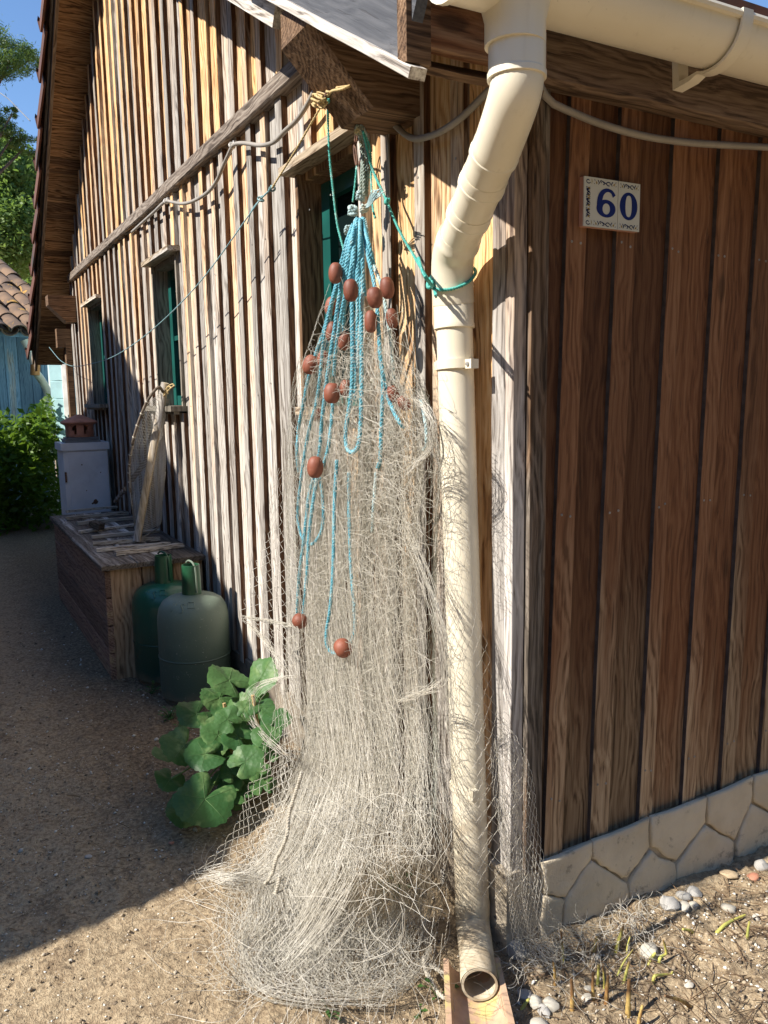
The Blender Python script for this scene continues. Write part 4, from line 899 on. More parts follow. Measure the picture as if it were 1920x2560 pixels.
curtain(A_, 210, 150, 0.19, 0.99, 0.03, 0.97, 5, 0.042, -0.008, 17, 0.00045, 0.036, zig=0.8)
curtain(A_, 180, 150, 0.20, 1.0, 0.05, 0.93, 4, 0.044, 0.008, 29, 0.00045, 0.04, zig=0.8)
curtain(Bp, 110, 150, 0.30, 1.0, 0.02, 0.80, 5, 0.036, 0.022, 41, 0.00048, 0.042, zig=0.8)
curtain(Bp, 50, 120, 0.34, 0.96, 0.10, 0.62, 3, 0.018, 0.036, 53, 0.00048, 0.05, 1.5, zig=0.8)
def sheet(store, n, K, v0, v1, u0, u1, foldn, amp, off, seed, rad, cell):
    # whole panels of diamond mesh: neighbouring twines meet in knots, the panel as a whole hangs in pleats
    r = np.random.default_rng(seed); v = np.linspace(v0, v1, K); L = interp_rows(TL, v); R_ = interp_rows(TR, v); le = v*2.1; i = np.arange(n)[:, None]
    zz = 2*np.abs(2*((le[None]/cell+0.5*(i % 2)) % 1)-1)-1
    u = u0+(u1-u0)*(i+0.5+0.5*zz)/n; Vv = v[None]+0*u
    U2 = u+0.035*np.sin(2*PI*foldn*u+2.2*np.sin(2*PI*Vv*0.9+seed))+0.02*wob(u, Vv*1.5, seed+1)
    P = L[None]+(R_-L)[None]*U2[..., None]; wid = np.linalg.norm(R_-L, axis=1)[None]
    dep = amp*np.clip(wid/0.25, .2, 1)*(np.sin(2*PI*foldn*u+2.2*np.sin(2*PI*Vv*0.9+seed)+1.2)+0.6*wob(u, Vv, seed+9))+off
    P = P+NV*dep[..., None]+r.normal(0, 0.0007, P.shape); P[..., 2] = np.maximum(P[..., 2], 0.008)
    push(store, P, rad)
sheet(A_, 64, 260, 0.20, 0.99, 0.02, 0.98, 4, 0.022, 0.02, 101, 0.00048, 0.050)
sheet(Bp, 54, 260, 0.24, 1.00, 0.00, 0.92, 3, 0.024, 0.034, 103, 0.00048, 0.056)
sheet(A_, 46, 260, 0.30, 0.97, 0.10, 1.00, 5, 0.018, 0.042, 107, 0.00048, 0.060)
sheet(Bp, 40, 260, 0.34, 0.98, -0.04, 0.60, 3, 0.02, 0.050, 109, 0.0005, 0.062)
# slack mesh drawn across the front: near-horizontal wandering meshes
def tangle(store, n, K, reg, size, seed, rad, plane='x', flow=(0, 0), curl=1.0, dj=0.02, inside=True):
    r = np.random.default_rng(seed); out = np.zeros((n, K, 3))
    for i in range(n):
        x0, y0, w, h, pv = reg(r); ang = r.uniform(0, 6.28); k1 = r.normal(0, curl); p = np.array([x0, y0]); s = size*r.uniform(0.5, 1.5)/K; d0 = r.uniform(-dj, dj); pts = []
        ph = r.uniform(0, 6.28); kk = r.uniform(1, 3); r_e = r.uniform(-0.7, 1.0)
        for j in range(K):
            ang += (k1+1.6*curl*math.sin(kk*2*PI*j/K+ph))*2.2/K
            p = p+s*np.array([math.cos(ang), math.sin(ang)*1.1])+np.array(flow)/K
            if plane == 'x' and inside:
                l_, r_q = row_edges(p[1]); e_ = r_q-40*r_e
                if p[0] > e_: p[0] = 2*e_-p[0]
                if p[0] < l_-14: p[0] = 2*(l_-14)-p[0]
            dd = pv+d0+0.5*dj*math.sin(3*PI*j/K+ph)
            q = onx(p[0], p[1], shx(dd)) if plane == 'x' else onz(p[0], p[1], max(0.006, dd))
            if q[2] < 0.006: q = onz(p[0], p[1], 0.006+0.01*abs(math.sin(j*.3+ph)))
            pts.append(q)
        out[i] = pts
    push(store, out, r.uniform(rad*0.8, rad*1.2, n))
def row_edges(py_):
    ys = [t[0] for t in tabs]; return np.interp(py_, ys, [t[1] for t in tabs]), np.interp(py_, ys, [t[2] for t in tabs])
def reg_body(ya, yb, a=0.05, b=0.95, pv=-0.235):
    def f(r):
        y_ = r.uniform(ya, yb); l, q = row_edges(y_); return (l+(q-l)*r.uniform(a, b), y_, 0, 0, pv-0.00009*max(0, y_-1500)-max(0, y_-1900)*0.00028)
    return f
tangle(Bp, 150, 36, reg_body(850, 1500, 0.0, 0.6), 150, 5, 0.0004, dj=0.02, curl=1.0)
tangle(A_, 150, 36, reg_body(860, 1450, 0.45, 1.0, -0.225), 180, 6, 0.0004, dj=0.02, curl=1.2)
tangle(A_, 90, 40, reg_body(1450, 2000, 0.0, 1.0), 190, 8, 0.0004, dj=0.02, curl=0.7)
tangle(Bp, 150, 40, reg_body(2020, 2300, 0.05, 0.9, -0.26), 200, 9, 0.00042, dj=0.03, curl=0.55)
tangle(Bp, 260, 34, reg_body(840, 2000, 0.0, 0.95, -0.25), 150, 15, 0.00030, dj=0.015, curl=0.8)
tangle(A_, 160, 34, reg_body(900, 1700, 0.55, 1.0, -0.24), 200, 16, 0.00034, dj=0.02, curl=1.4)
# the pool of net on the soil
def reg_pool(r):
    t = r.uniform(0, 1); return (r.uniform(640, 1090), r.uniform(2240, 2470)-max(0, 0), 0, 0, 0.05)
tangle(Bp, 170, 44, reg_pool, 220, 12, 0.00042, 'z', (-90, 20), 0.7, 0.04)
tangle(A_, 80, 44, lambda r: (r.uniform(590, 760), r.uniform(2170, 2440), 0, 0, 0.018), 170, 13, 0.00042, 'z', (-40, 0), 1.6, 0.014)
tangle(A_, 14, 40, lambda r: (r.uniform(520, 700), r.uniform(2290, 2400), 0, 0, 0.012), 200, 14, 0.0004, 'z', (-30, -20), 1.2, 0.01)
# sweep of strands that runs down to the lower left
def sweep(store, n, K, guide, spread, seed, rad, pl):
    r = np.random.default_rng(seed); out = np.zeros((n, K, 3)); G = smooth_path(guide, K)
    for i in range(n):
        off = r.normal(0, 1, 2); ph = r.uniform(0, 6.28); fr = r.uniform(1, 3); t = np.linspace(0, 1, K)
        sp_ = np.interp(t, np.linspace(0, 1, len(spread)), spread); a0, a1 = r.uniform(0, 0.15), r.uniform(0.8, 1.0); tt = a0+(a1-a0)*t
        g = np.stack([np.interp(tt, np.linspace(0, 1, K), G[:, c]) for c in range(3)], 1)
        xx = g[:, 0]+off[0]*sp_+4*np.sin(2*PI*fr*t+ph); yy_ = g[:, 1]+off[1]*sp_*0.45+3*np.cos(2*PI*fr*t+ph*2)
        for j in range(K):
            q = onx(xx[j], yy_[j], shx(g[j, 2])+0.01*off[1]*math.sin(2*t[j]+ph)) if g[j, 2] < 0 else onz(xx[j], yy_[j], g[j, 2]+0.012*abs(off[1]*math.sin(3*t[j]+ph)))
            if q[2] < 0.006: q = onz(xx[j], yy_[j], 0.006+0.008*abs(math.sin(t[j]*9+ph)))
            out[i, j] = q
    push(store, out, r.uniform(rad*0.8, rad*1.2, n))
sweep(Bp, 200, 70, [(880, 1800, -0.26), (860, 1980, -0.31), (820, 2130, -0.37), (760, 2260, -0.44), (710, 2350, -0.48), (660, 2410, -0.53), (640, 2440, -0.55)], [26, 50, 62, 46], 21, 0.00045, 'x')
sweep(Bp, 120, 60, [(800, 1850, -0.27), (740, 2020, -0.33), (690, 2130, -0.39), (620, 2200, -0.46), (560, 2190, -0.53), (500, 2205, -0.58)], [16, 28, 34, 26], 22, 0.00045, 'x')
sweep(Bp, 24, 60, [(1035, 990, -0.24), (1060, 1015, -0.25), (1080, 1060, -0.25), (1072, 1120, -0.245), (1030, 1170, -0.24), (1000, 1200, -0.235)], [7, 8, 7, 6], 25, 0.0005, 'x')
sweep(Bp, 22, 50, [(985, 1760, -0.27), (1030, 1740, -0.27), (1080, 1722, -0.26), (1105, 1700, -0.25)], [6, 7, 8, 7], 26, 0.0005, 'x')
sweep(A_, 26, 70, [(985, 1250, -0.23), (1030, 1350, -0.235), (1075, 1470, -0.24), (1110, 1600, -0.245), (1125, 1750, -0.25), (1135, 1900, -0.26)], [7, 9, 10, 12], 27, 0.0005, 'x')
# (open wings follow)
def wing(store, inner, outer, n, K, cell, seed, rad, bul=0.0):
    """inner, outer: lists of 3D points; n strands between them zig-zagging so that neighbours meet in knots"""
    r = np.random.default_rng(seed); I = smooth_path(inner, K); O = smooth_path(outer, K); le = np.cumsum(np.r_[0, np.linalg.norm(np.diff((I+O)/2, axis=0), axis=1)])
    out = np.zeros((n, K, 3)); nv = NV
    for i in range(n):
        zz = 2*np.abs(2*((le/cell+0.5*(i % 2)) % 1)-1)-1
        u = np.clip((i+0.5+0.5*zz*0.98)/n+0.02*np.sin(le*9+seed+i*.6), 0, 1)[:, None]
        out[i] = I+(O-I)*u+nv*(bul*np.sin(PI*u)+0.006*np.sin(le*14+i*0.9)[:, None])+r.normal(0, 0.0006, (K, 3))
    wv_ = np.sin(le*11+seed)*0.012+np.sin(le*23+seed*2)*0.006
    out[..., :2] += (wv_[None, :, None]*(np.arange(n)/n)[:, None, None])*np.array([0.7, -0.7])
    out[..., 2] = np.maximum(out[..., 2], 0.008)
    push(store, out, rad)
X_ = NX
G0 = lambda a, b, z=0.012: onz(a, b, z)
wing(A_, [G0(735, 2190, .09), G0(680, 2290, .06), G0(670, 2400, .04), G0(770, 2470, .03), G0(940, 2480, .02)], [G0(560, 2205), G0(520, 2300), G0(545, 2410), G0(640, 2490), G0(830, 2530)], 22, 190, 0.030, 81, 0.00042, 0.02)
wing(Bp, [G0(760, 2230, .12), G0(720, 2330, .08), G0(740, 2420, .05), G0(860, 2460, .05), G0(1020, 2440, .05)], [G0(600, 2240, .02), G0(575, 2340, .02), G0(600, 2440, .02), G0(740, 2500, .015), G0(960, 2520, .01)], 22, 190, 0.034, 82, 0.00042, 0.03)
wing(A_, [G0(850, 2280, .14), G0(860, 2370, .11), G0(930, 2420, .09), G0(1050, 2400, .09), G0(1090, 2330, .12)], [G0(690, 2400, .03), G0(760, 2470, .02), G0(880, 2500, .015), G0(1010, 2490, .015), G0(1100, 2420, .03)], 20, 170, 0.034, 83, 0.00042, 0.03)
wing(Bp, [X_(742, 1180, -0.262), X_(745, 1350, -0.262), X_(748, 1500, -0.272), X_(750, 1620, -0.282)], [X_(705, 1170, -0.262), X_(668, 1300, -0.262), X_(628, 1430, -0.252), X_(606, 1545, -0.252)], 9, 150, 0.040, 61, 0.0006, 0.01)
wing(Bp, [X_(748, 1560, -0.282), X_(748, 1700, -0.292), X_(742, 1850, -0.312), X_(722, 1980, -0.362)], [X_(618, 1552, -0.252), X_(672, 1640, -0.272), X_(690, 1740, -0.292), X_(650, 1900, -0.332)], 12, 170, 0.036, 62, 0.0006, 0.01)
wing(Bp, [X_(735, 1930, -0.342), X_(712, 2040, -0.392), X_(668, 2120, -0.462), X_(610, 2190, -0.542)], [X_(690, 1870, -0.332), X_(612, 1960, -0.362), X_(592, 2050, -0.422), X_(505, 2175, -0.562)], 10, 150, 0.034, 63, 0.0006, 0.015)
sweep(Bp, 18, 60, [(740, 1690, -0.297), (690, 1696, -0.302), (648, 1714, -0.312), (624, 1748, -0.322), (622, 1788, -0.327), (648, 1830, -0.332), (690, 1868, -0.337), (735, 1905, -0.342)], [5, 10, 10, 10], 64, 0.00045, 'x')
sweep(Bp, 16, 40, [(604, 1542, -0.252), (640, 1548, -0.262), (690, 1556, -0.272), (745, 1570, -0.277)], [3, 4, 4, 3], 65, 0.0006, 'x')
sweep(Bp, 16, 40, [(606, 1548, -0.252), (650, 1585, -0.262), (690, 1640, -0.282), (720, 1690, -0.292)], [2, 3, 5, 7], 66, 0.0006, 'x')
D_ = atd
ri = [X_(1080, 1050, -.20), X_(1095, 1300, -.21), D_(1110, 1500, 1.60), D_(1120, 1750, 1.62), D_(1120, 1950, 1.65), D_(1125, 2120, 1.67), D_(1150, 2250, 1.69)]
ro = [X_(1098, 1040, -.20), D_(1150, 1280, 1.57), D_(1185, 1480, 1.59), D_(1240, 1700, 1.64), D_(1290, 1880, 1.71), D_(1320, 2060, 1.75), D_(1345, 2240, 1.74)]
wing(A_, ri, ro, 10, 260, 0.04, 67, 0.00042, 0.0)
wing(A_, [p+NV*0.008 for p in ri], [X_(1092, 1040, -.20), D_(1125, 1280, 1.57), D_(1160, 1500, 1.59), D_(1190, 1700, 1.61), D_(1215, 1880, 1.64), D_(1225, 2060, 1.67), D_(1225, 2200, 1.69)], 6, 240, 0.036, 68, 0.00042)
wing(Bp, [D_(1225, 1880, 1.68), D_(1240, 2050, 1.72), D_(1262, 2200, 1.73), onz(1300, 2400, .03), onz(1370, 2425, .012)], [D_(1262, 1790, 1.72), D_(1325, 1960, 1.76), D_(1352, 2120, 1.77), D_(1385, 2260, 1.75), onz(1465, 2330, .03)], 22, 200, 0.03, 69, 0.00055)
wing(Bp, [D_(1240, 2000, 1.70), D_(1258, 2150, 1.73), onz(1290, 2340, .06), onz(1340, 2420, .015)], [D_(1280, 1960, 1.74), D_(1310, 2120, 1.76), D_(1340, 2260, 1.75), onz(1420, 2400, .03)], 18, 160, 0.028, 70, 0.00055)
tangle(Bp, 70, 40, lambda r: (r.uniform(1280, 1440), r.uniform(2330, 2430), 0, 0, 0.02), 150, 71, 0.0005, 'z', (30, -10), 1.5, 0.02)
tangle(Bp, 60, 36, lambda r: (r.normal(1575, 22), r.normal(2300, 10), 0, 0, 0.02), 130, 72, 0.00055, 'z', (10, 14), 1.6, 0.018)
tangle(A_, 26, 36, lambda r: (r.uniform(1360, 1500), r.uniform(2320, 2380), 0, 0, 0.04), 120, 73, 0.0005, 'z', (0, -20), 1.2, 0.03)
for nm_, st, mt in (('netting', A_, M_net), ('netting', Bp, M_netp), ('netting', G_, M_netg)):
    o = link(nm_, fast_mesh(nm_, np.concatenate(st[0]), np.concatenate(st[1]), mt), net); tag(o, kind='stuff'); rel(o, net)

# green tie ropes
tie = thing('tie_rope', 'green and white rope tied from the net head round the downpipe', 'rope', tuple(X_(1000, 560, -0.14)))
p0 = HP+[0.004, -0.012, -0.02]; p_k = onx(1085, 722, -0.115)
m = MB(); helix_rope(m, [p0, X_(930, 420, -.15), X_(952, 470, -.145), X_(970, 510, -.14), X_(1000, 580, -.135), X_(1030, 632, -.13), p_k], 0.0042, 0.018); rel(m.build('rope', M_ropeg, tie, smooth=True), tie)
m = MB(); helix_rope(m, [X_(1046, 645, -.125), atd(1062, 690, 1.60), p_k, atd(1090, 738, 1.595)], 0.0042, 0.018); rel(m.build('rope', M_ropeg, tie, smooth=True), tie)
pc = low[7]; pax = low[8]-low[6]; pax /= np.linalg.norm(pax); pe1 = np.cross(pax, [0, 0, 1.0]+np.array([.3, 0, 0])); pe1 /= np.linalg.norm(pe1); pe2 = np.cross(pax, pe1); rr = RS+0.0035+0.0046
tv = (CP-pc); tv -= pax*np.dot(tv, pax); tv /= np.linalg.norm(tv); tr_2 = np.cross(pax, tv)
if np.dot(tr_2, RM[0]) < 0: tr_2 = -tr_2
wr = [pc+rr*(math.cos(t)*tv+math.sin(t)*tr_2)+pax*(0.016*(math.cos(t)-0.6*math.sin(t))) for t in np.linspace(-1.5, -1.5+2*PI*0.98, 30)]
p_k = wr[2]+np.array([-0.006, -0.002, 0.006])
m = MB(); helix_rope(m, wr, 0.0042, 0.018); m.tube([p_k+0.009*np.array([math.cos(t)*.6, math.sin(t)*.6, math.sin(t+1)]) for t in np.linspace(0, 6, 14)], 0.0042, 6); rel(m.build('wrap', M_ropeg, tie, smooth=True), tie)
m = MB(); c = X_(968, 503, -.14)
for k in range(4): m.tube([c+0.006*np.array([math.cos(t+k), math.sin(t+k*2), math.sin(t*1.3+k)]) for t in np.linspace(0, 5.5, 12)], 0.0028, 5)
rel(m.build('knot', M_ropeg, tie, smooth=True), tie)
hr = thing('hanging_rope', 'thin teal rope hanging from the rusty nail down behind the floats', 'rope', tuple(N0))
m = MB(); helix_rope(m, [N0+[0, -.005, -.012], X_(820, 300, -.19), X_(823, 380, -.185), X_(832, 470, -.18), X_(843, 560, -.175), X_(858, 620, -.172), X_(872, 680, -.17)], 0.0040, 0.012); rel(m.build('rope', M_ropeg, hr, smooth=True), hr)
m = MB(); helix_rope(m, [X_(892, 415, -.135), X_(888, 455, -.14), X_(882, 505, -.15)], 0.0036, 0.014); rel(m.build('rope', M_ropeg, net, smooth=True), net)
m = MB(); helix_rope(m, [HP+[0, -.018, -.02], X_(925, 370, -.14), X_(928, 450, -.142), X_(932, 520, -.15), X_(938, 545, -.155)], 0.0036, 0.014); rel(m.build('rope', M_ropeg, net, smooth=True), net)

# ------------------------------------------------------------------ gas bottles
def bottle(label, px_, py_, mat, emb, yaw):
    c = onz(px_, py_, 0.0); c[2] = gz(c[0], c[1])-0.004
    t = thing('gas_bottle', label, 'gas bottle', tuple(c), 'gas bottles beside the crate')
    m = MB(); m.lathe([(0.125, 0), (0.135, 0.004), (0.138, 0.02), (0.150, 0.03), (0.1515, 0.06), (0.1520, 0.20), (0.1520, 0.34), (0.150, 0.375), (0.142, 0.41), (0.126, 0.436), (0.100, 0.452), (0.070, 0.461), (0.04, 0.465)], (0, 0, 0), 48)
    m.build('body', mat, t, ang=30)
    m = MB(); m.lathe([(0.1515, -0.004), (0.1548, -0.002), (0.1548, 0.002), (0.1515, 0.004)], (0, 0, 0.20), 48); m.build('weld_seam', mat, t, smooth=True)
    m = MB(); m.lathe([(0.036, 0.0), (0.043, 0.002), (0.042, 0.01), (0.0385, 0.125), (0.0375, 0.133), (0.033, 0.133), (0.032, 0.125), (0.033, 0.03), (0.0, 0.03)], (0, 0, 0.458), 28); cap = m.build('valve_cap', M_gasC, t, ang=30)
    m = MB(); ca, sa = math.cos(yaw), math.sin(yaw); L = []
    for u, z in ((-0.037, 0.595), (-0.02, 0.605), (0.0, 0.606), (0.022, 0.600), (0.038, 0.58), (0.044, 0.55), (0.046, 0.50), (0.046, 0.475)): L.append((u*ca, u*sa, z))
    m.tube(smooth_path(L, 20), [0.0042]*20, 8); m.build('strap', M_gasA if emb else M_gasC, cap)
    # raised lettering on the shoulder
    m = MB()
    def sh_pt(a, r):
        z = float(np.interp(r, [0.07, 0.1, 0.126, 0.142], [0.461, 0.452, 0.436, 0.41])); return np.array([r*math.cos(a), r*math.sin(a), z+0.0012])
    base = -2.20
    for k, gl in enumerate(('V', 'S', 'box')):
        a0 = base+0.32*(k-1)
        if gl == 'S': pts = [(0.09, 0.118), (0.04, 0.112), (-0.02, 0.114), (-0.03, 0.122), (0.02, 0.128), (0.06, 0.134), (0.03, 0.140), (-0.04, 0.139)][::-1]
        elif gl == 'V': pts = [(-0.08, 0.112), (0.0, 0.138), (0.08, 0.112)]
        else: pts = [(-0.11, 0.106), (0.11, 0.106), (0.10, 0.130), (-0.10, 0.130), (-0.11, 0.106)]
        m.tube([sh_pt(a0+a, r) for a, r in pts], 0.0022, 5)
    m.build('embossing', mat, t, smooth=True)
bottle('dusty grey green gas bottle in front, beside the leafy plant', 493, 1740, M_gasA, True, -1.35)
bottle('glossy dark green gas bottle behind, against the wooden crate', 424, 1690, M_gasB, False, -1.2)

# ------------------------------------------------------------------ wooden crate bench with slats
bx = thing('wooden_crate', 'long brown wooden storage crate with flat lid standing along the gable', 'crate', (-0.24, 3.28, 0))
CX0, CX1, CY0, CY1, CZ = -0.478, -0.026, 2.38, 4.22, 0.535
nb = 3
for k in range(nb):
    a, b = CX0+0.018+(CX1-CX0-0.018)*k/nb, CX0+0.018+(CX1-CX0-0.018)*(k+1)/nb
    rel(plank('plank', M_boxp, bx, ((a+b)/2, CY0+0.02, -0.01), ((a+b)/2, CY0+0.02, CZ-0.012), (1, 0, 0), (0, -1, 0), b-a-0.005, 0.02, 3, 0.1, 0.0005), bx)
for k in range(4):
    z0, z1 = 0.004+0.131*k, 0.004+0.131*(k+1)
    rel(plank('plank', M_boxs, bx, (CX0+0.02, CY0+0.022, (z0+z1)/2), (CX0+0.02, CY1, (z0+z1)/2), (0, 0, 1), XD, z1-z0-0.005, 0.02, 3, 0.1, 0.0006), bx)
for k in range(4): 
    z0 = 0.004+0.131*k; m = MB(); m.box((CX0+0.012, CY0+0.010, z0+0.062), (0.032, 0.018, 0.122)); rel(m.build('corner_block', M_boxs, bx), bx)
m = MB(); m.box(((CX0+CX1)/2+0.02, (CY0+CY1)/2+0.02, 0.25), (CX1-CX0-0.09, CY1-CY0-0.1, 0.5)); rel(m.build('lining', M_dark, bx), bx)
for k in range(3):
    w = (CX1-CX0+0.032)/3; x = CX0-0.022+w*(k+0.5)
    rel(plank('lid_plank', M_lid, bx, (x, CY0-0.03, CZ-0.006), (x, CY1+0.03, CZ-0.006), (1, 0, 0), (0, 0, 1), w-0.003, 0.022, 6, 0.15, 0.0008), bx)
ZL = CZ+0.017
slats = [((183, 1255+0), (300, 1248), 'grey driftwood slat at the far end of the crate lid', .03), ((165, 1278), (316, 1264), 'split grey slat second from the far end of the crate lid', .028), ((165, 1296), (330, 1281), 'long dark gapped slat, third from the far end of the lid', .03),
         ((193, 1308), (338, 1294), 'grey slat under the far edge of the small wooden block', .03), ((198, 1329), (345, 1310), 'dark slat just in front of the small wooden block', .032), ((230, 1342), (402, 1325), 'pale wormy slat reaching behind the push net pole', .034),
         ((232, 1358), (400, 1346), 'pale slat that the foot of the push net pole crosses', .032), ((241, 1374), (426, 1358), 'knotted slat second from the near end of the crate lid', .03), ((288, 1383), (458, 1362), 'wormy pale slat nearest the gas bottles on the crate lid', .034)]
for (a, b, lab, w) in slats:
    A1 = onz(a[0], a[1], ZL+0.012); B1 = onz(b[0], b[1], ZL+0.012); B1[0] = min(B1[0], -0.045); A1[0] = max(A1[0], CX0+0.01); d = B1-A1; L = np.linalg.norm(d); d /= L; wv = np.cross([0, 0, 1], d)
    n = 10; t_ = random.uniform(0.016, 0.022); vs = []; fs = []
    for i in range(n+1):
        s_ = i/n; base = A1+d*L*s_; base[2] = ZL+0.002; w1 = w*random.uniform(0.46, 0.54); w2 = w*random.uniform(0.44, 0.54); h = t_*random.uniform(0.78, 1.05)
        vs += [base-wv*w1, base+wv*w2, base+wv*w2*random.uniform(.85, .97)+[0, 0, h], base+[0, 0, h*random.uniform(0.88, 1.08)], base-wv*w1*random.uniform(.85, .97)+[0, 0, h]]
    for i in range(n):
        for j in range(5): fs.append((i*5+j, i*5+(j+1) % 5, (i+1)*5+(j+1) % 5, (i+1)*5+j))
    fs += [(4, 3, 2, 1, 0), tuple(n*5+j for j in range(5))]
    m = MB(); m.add(vs, fs); o = m.build('driftwood_stick', M_drift, None, origin=tuple(A1+d*L/2)); tag(o, lab, 'slat', 'weathered slats lying on the crate')
c = onz(242, 1313, ZL+0.045); m = MB(); Rz = Matrix.Rotation(0.7, 3, 'Z') @ Matrix.Rotation(0.25, 3, 'X')
m.add([np.array(Rz @ Vector(p)) for p in ((-.026, -.035, -.018), (.028, -.033, -.02), (.026, .036, -.018), (-.028, .034, -.018), (-.022, -.031, .02), (.025, -.034, .018), (.023, .03, .022), (-.026, .034, .017))], [(3, 2, 1, 0), (4, 5, 6, 7), (0, 1, 5, 4), (1, 2, 6, 5), (2, 3, 7, 6), (3, 0, 4, 7)])
o = link('wooden_block', m.mesh('wooden_block', M_lid)); o.location = c; tag(o, 'small tilted grey wooden block lying across the slats', 'block')

# ------------------------------------------------------------------ push net leaning on the wall
pn = thing('push_net', 'wooden framed shrimp push net leaning on the wall above the crate', 'landing net', tuple(onz(345, 1350, ZL)))
b0 = onz(342, 1352, ZL+0.012); b1 = onx(413, 957, -0.075)
def bar(a, b, w, t, name, mat, n=4):
    a = np.array(a); b = np.array(b); d = (b-a)/np.linalg.norm(b-a); s_ = np.cross(d, RM[2]); s_ /= np.linalg.norm(s_); q = np.cross(d, s_); m = MB()
    cs = [(-w/2, -t/2*.7), (-w/2*.7, -t/2), (w/2*.7, -t/2), (w/2, -t/2*.7), (w/2, t/2*.7), (w/2*.7, t/2), (-w/2*.7, t/2), (-w/2, t/2*.7)]; vs = []
    for i in range(n+1): vs += [a+(b-a)*i/n+s_*u+q*v for u, v in cs]
    fs = [(i*8+j, i*8+(j+1) % 8, (i+1)*8+(j+1) % 8, (i+1)*8+j) for i in range(n) for j in range(8)]+[tuple(range(7, -1, -1)), tuple(n*8+j for j in range(8))]
    m.add(vs, fs); return rel(m.build(name, mat, pn, ang=40), pn)
bar(b0, b1, 0.036, 0.026, 'front_bar', M_pole)
hoop = smooth_path([b1+(b0-b1)*0.06, onx(396, 968, -.12), onx(370, 1000, -.17), onx(345, 1060, -.21), onx(331, 1110, -.23), onx(324, 1150, -.24), onx(322, 1190, -.24), onx(326, 1230, -.235)], 40)
m = MB(); m.tube(hoop, 0.0075, 8); rel(m.build('hoop', M_poled, pn, smooth=True), pn)
h0, h1 = onx(368, 1150, -0.135), onx(328, 1201, -0.215); 
bar(h1, h0, 0.024, 0.022, 'handle', M_poled); bar(onz(288, 1254, ZL+0.02)*0.35+onx(288, 1254, -0.16)*0.65, onx(313, 1222, -0.2), 0.022, 0.02, 'handle', M_poled)
m = MB(); m.lathe([(0.014, -0.006), (0.017, 0), (0.014, 0.006)], h0, 12, axis=h0-h1); rel(m.build('lashing', M_rust, pn, smooth=True), pn)
# bag netting: a fine square mesh between hoop, bar and a slack bottom edge, and a second sheet behind the bar
def grid_net(E1, E2, nu, nv, sag, r_, bulge):
    P1 = smooth_path(E1, nv); P2 = smooth_path(E2, nv); u = np.linspace(0, 1, nu); S = P1[None]*(1-u[:, None, None])+P2[None]*u[:, None, None]
    S = S+np.array(sag)*(np.sin(PI*u)[:, None, None])+np.array(bulge)*(np.sin(PI*u)[:, None, None])*np.sin(np.linspace(0, 3*PI, nv))[None, :, None]
    return S
def add_grid(S, st):
    push(st, S, 0.0012); T_ = np.transpose(S, (1, 0, 2)).copy(); push(st, T_, 0.0012)
PN = ([], [])
bt = [b1+(b0-b1)*f_ for f_ in (0.07, 0.25, 0.45, 0.65, 0.85, 0.97)]
hp = [hoop[1], hoop[12], hoop[22], hoop[30], hoop[39], onx(331, 1270, -.23), onz(337, 1315, ZL+.03)]
add_grid(grid_net(hp, bt, 22, 66, (0.03, 0.05, -0.02), 0, (0.008, 0.012, 0)), PN)
rp = [b1+(b0-b1)*0.10+[0.03, -.02, 0], onx(408, 1060, -.06), onx(415, 1120, -.07), onx(413, 1180, -.08), onx(404, 1260, -.09), onx(400, 1310, -.10)]
add_grid(grid_net([b1+(b0-b1)*f_ for f_ in (0.10, 0.3, 0.5, 0.65, 0.82, 0.95)], rp, 22, 70, (0.012, -0.0, 0.0), 0, (0.006, 0.004, 0)), PN)
o = link('netting', fast_mesh('netting', np.concatenate(PN[0]), np.concatenate(PN[1]), net_mat('push_net_twine', (0.42, 0.41, 0.38), (0.60, 0.58, 0.53))), pn); tag(o, kind='stuff'); rel(o, pn)
m = MB(); m.tube(smooth_path(rp[-3:]+[onz(372, 1335, ZL+.02), b0+[0.01, -.01, .012]], 30), 0.004, 6); m.tube(smooth_path(hp[-4:]+[b0+[0, 0, 0.02]], 20), 0.0035, 6); rel(m.build('edge_cord', M_ropew, pn, smooth=True), pn)
m = MB(); Fb = onx(418, 968, -.08)
m.tube(smooth_path([b1+(b0-b1)*.08, Fb, onx(434, 960, -.07), onx(432, 968, -.07), Fb, onx(420, 985, -.08)], 20), 0.0035, 5); m.tube(smooth_path([b1+(b0-b1)*.09, onx(425, 972, -.075), onx(436, 964, -.07)], 8), 0.0035, 5); rel(m.build('cord', M_straw, pn, smooth=True), pn)
m = MB()
for f_ in (0.25, 0.35, 0.45, 0.55, 0.62, 0.7, 0.78, 0.86, 0.93):
    i = int(f_*39); d = hoop[min(i+1, 39)]-hoop[i-1]; m.lathe([(0.0075, -.004), (0.0095, -.002), (0.0095, .002), (0.0075, .004)], hoop[i], 8, axis=d)
rel(m.build('binding', M_ropew, pn, smooth=True), pn)

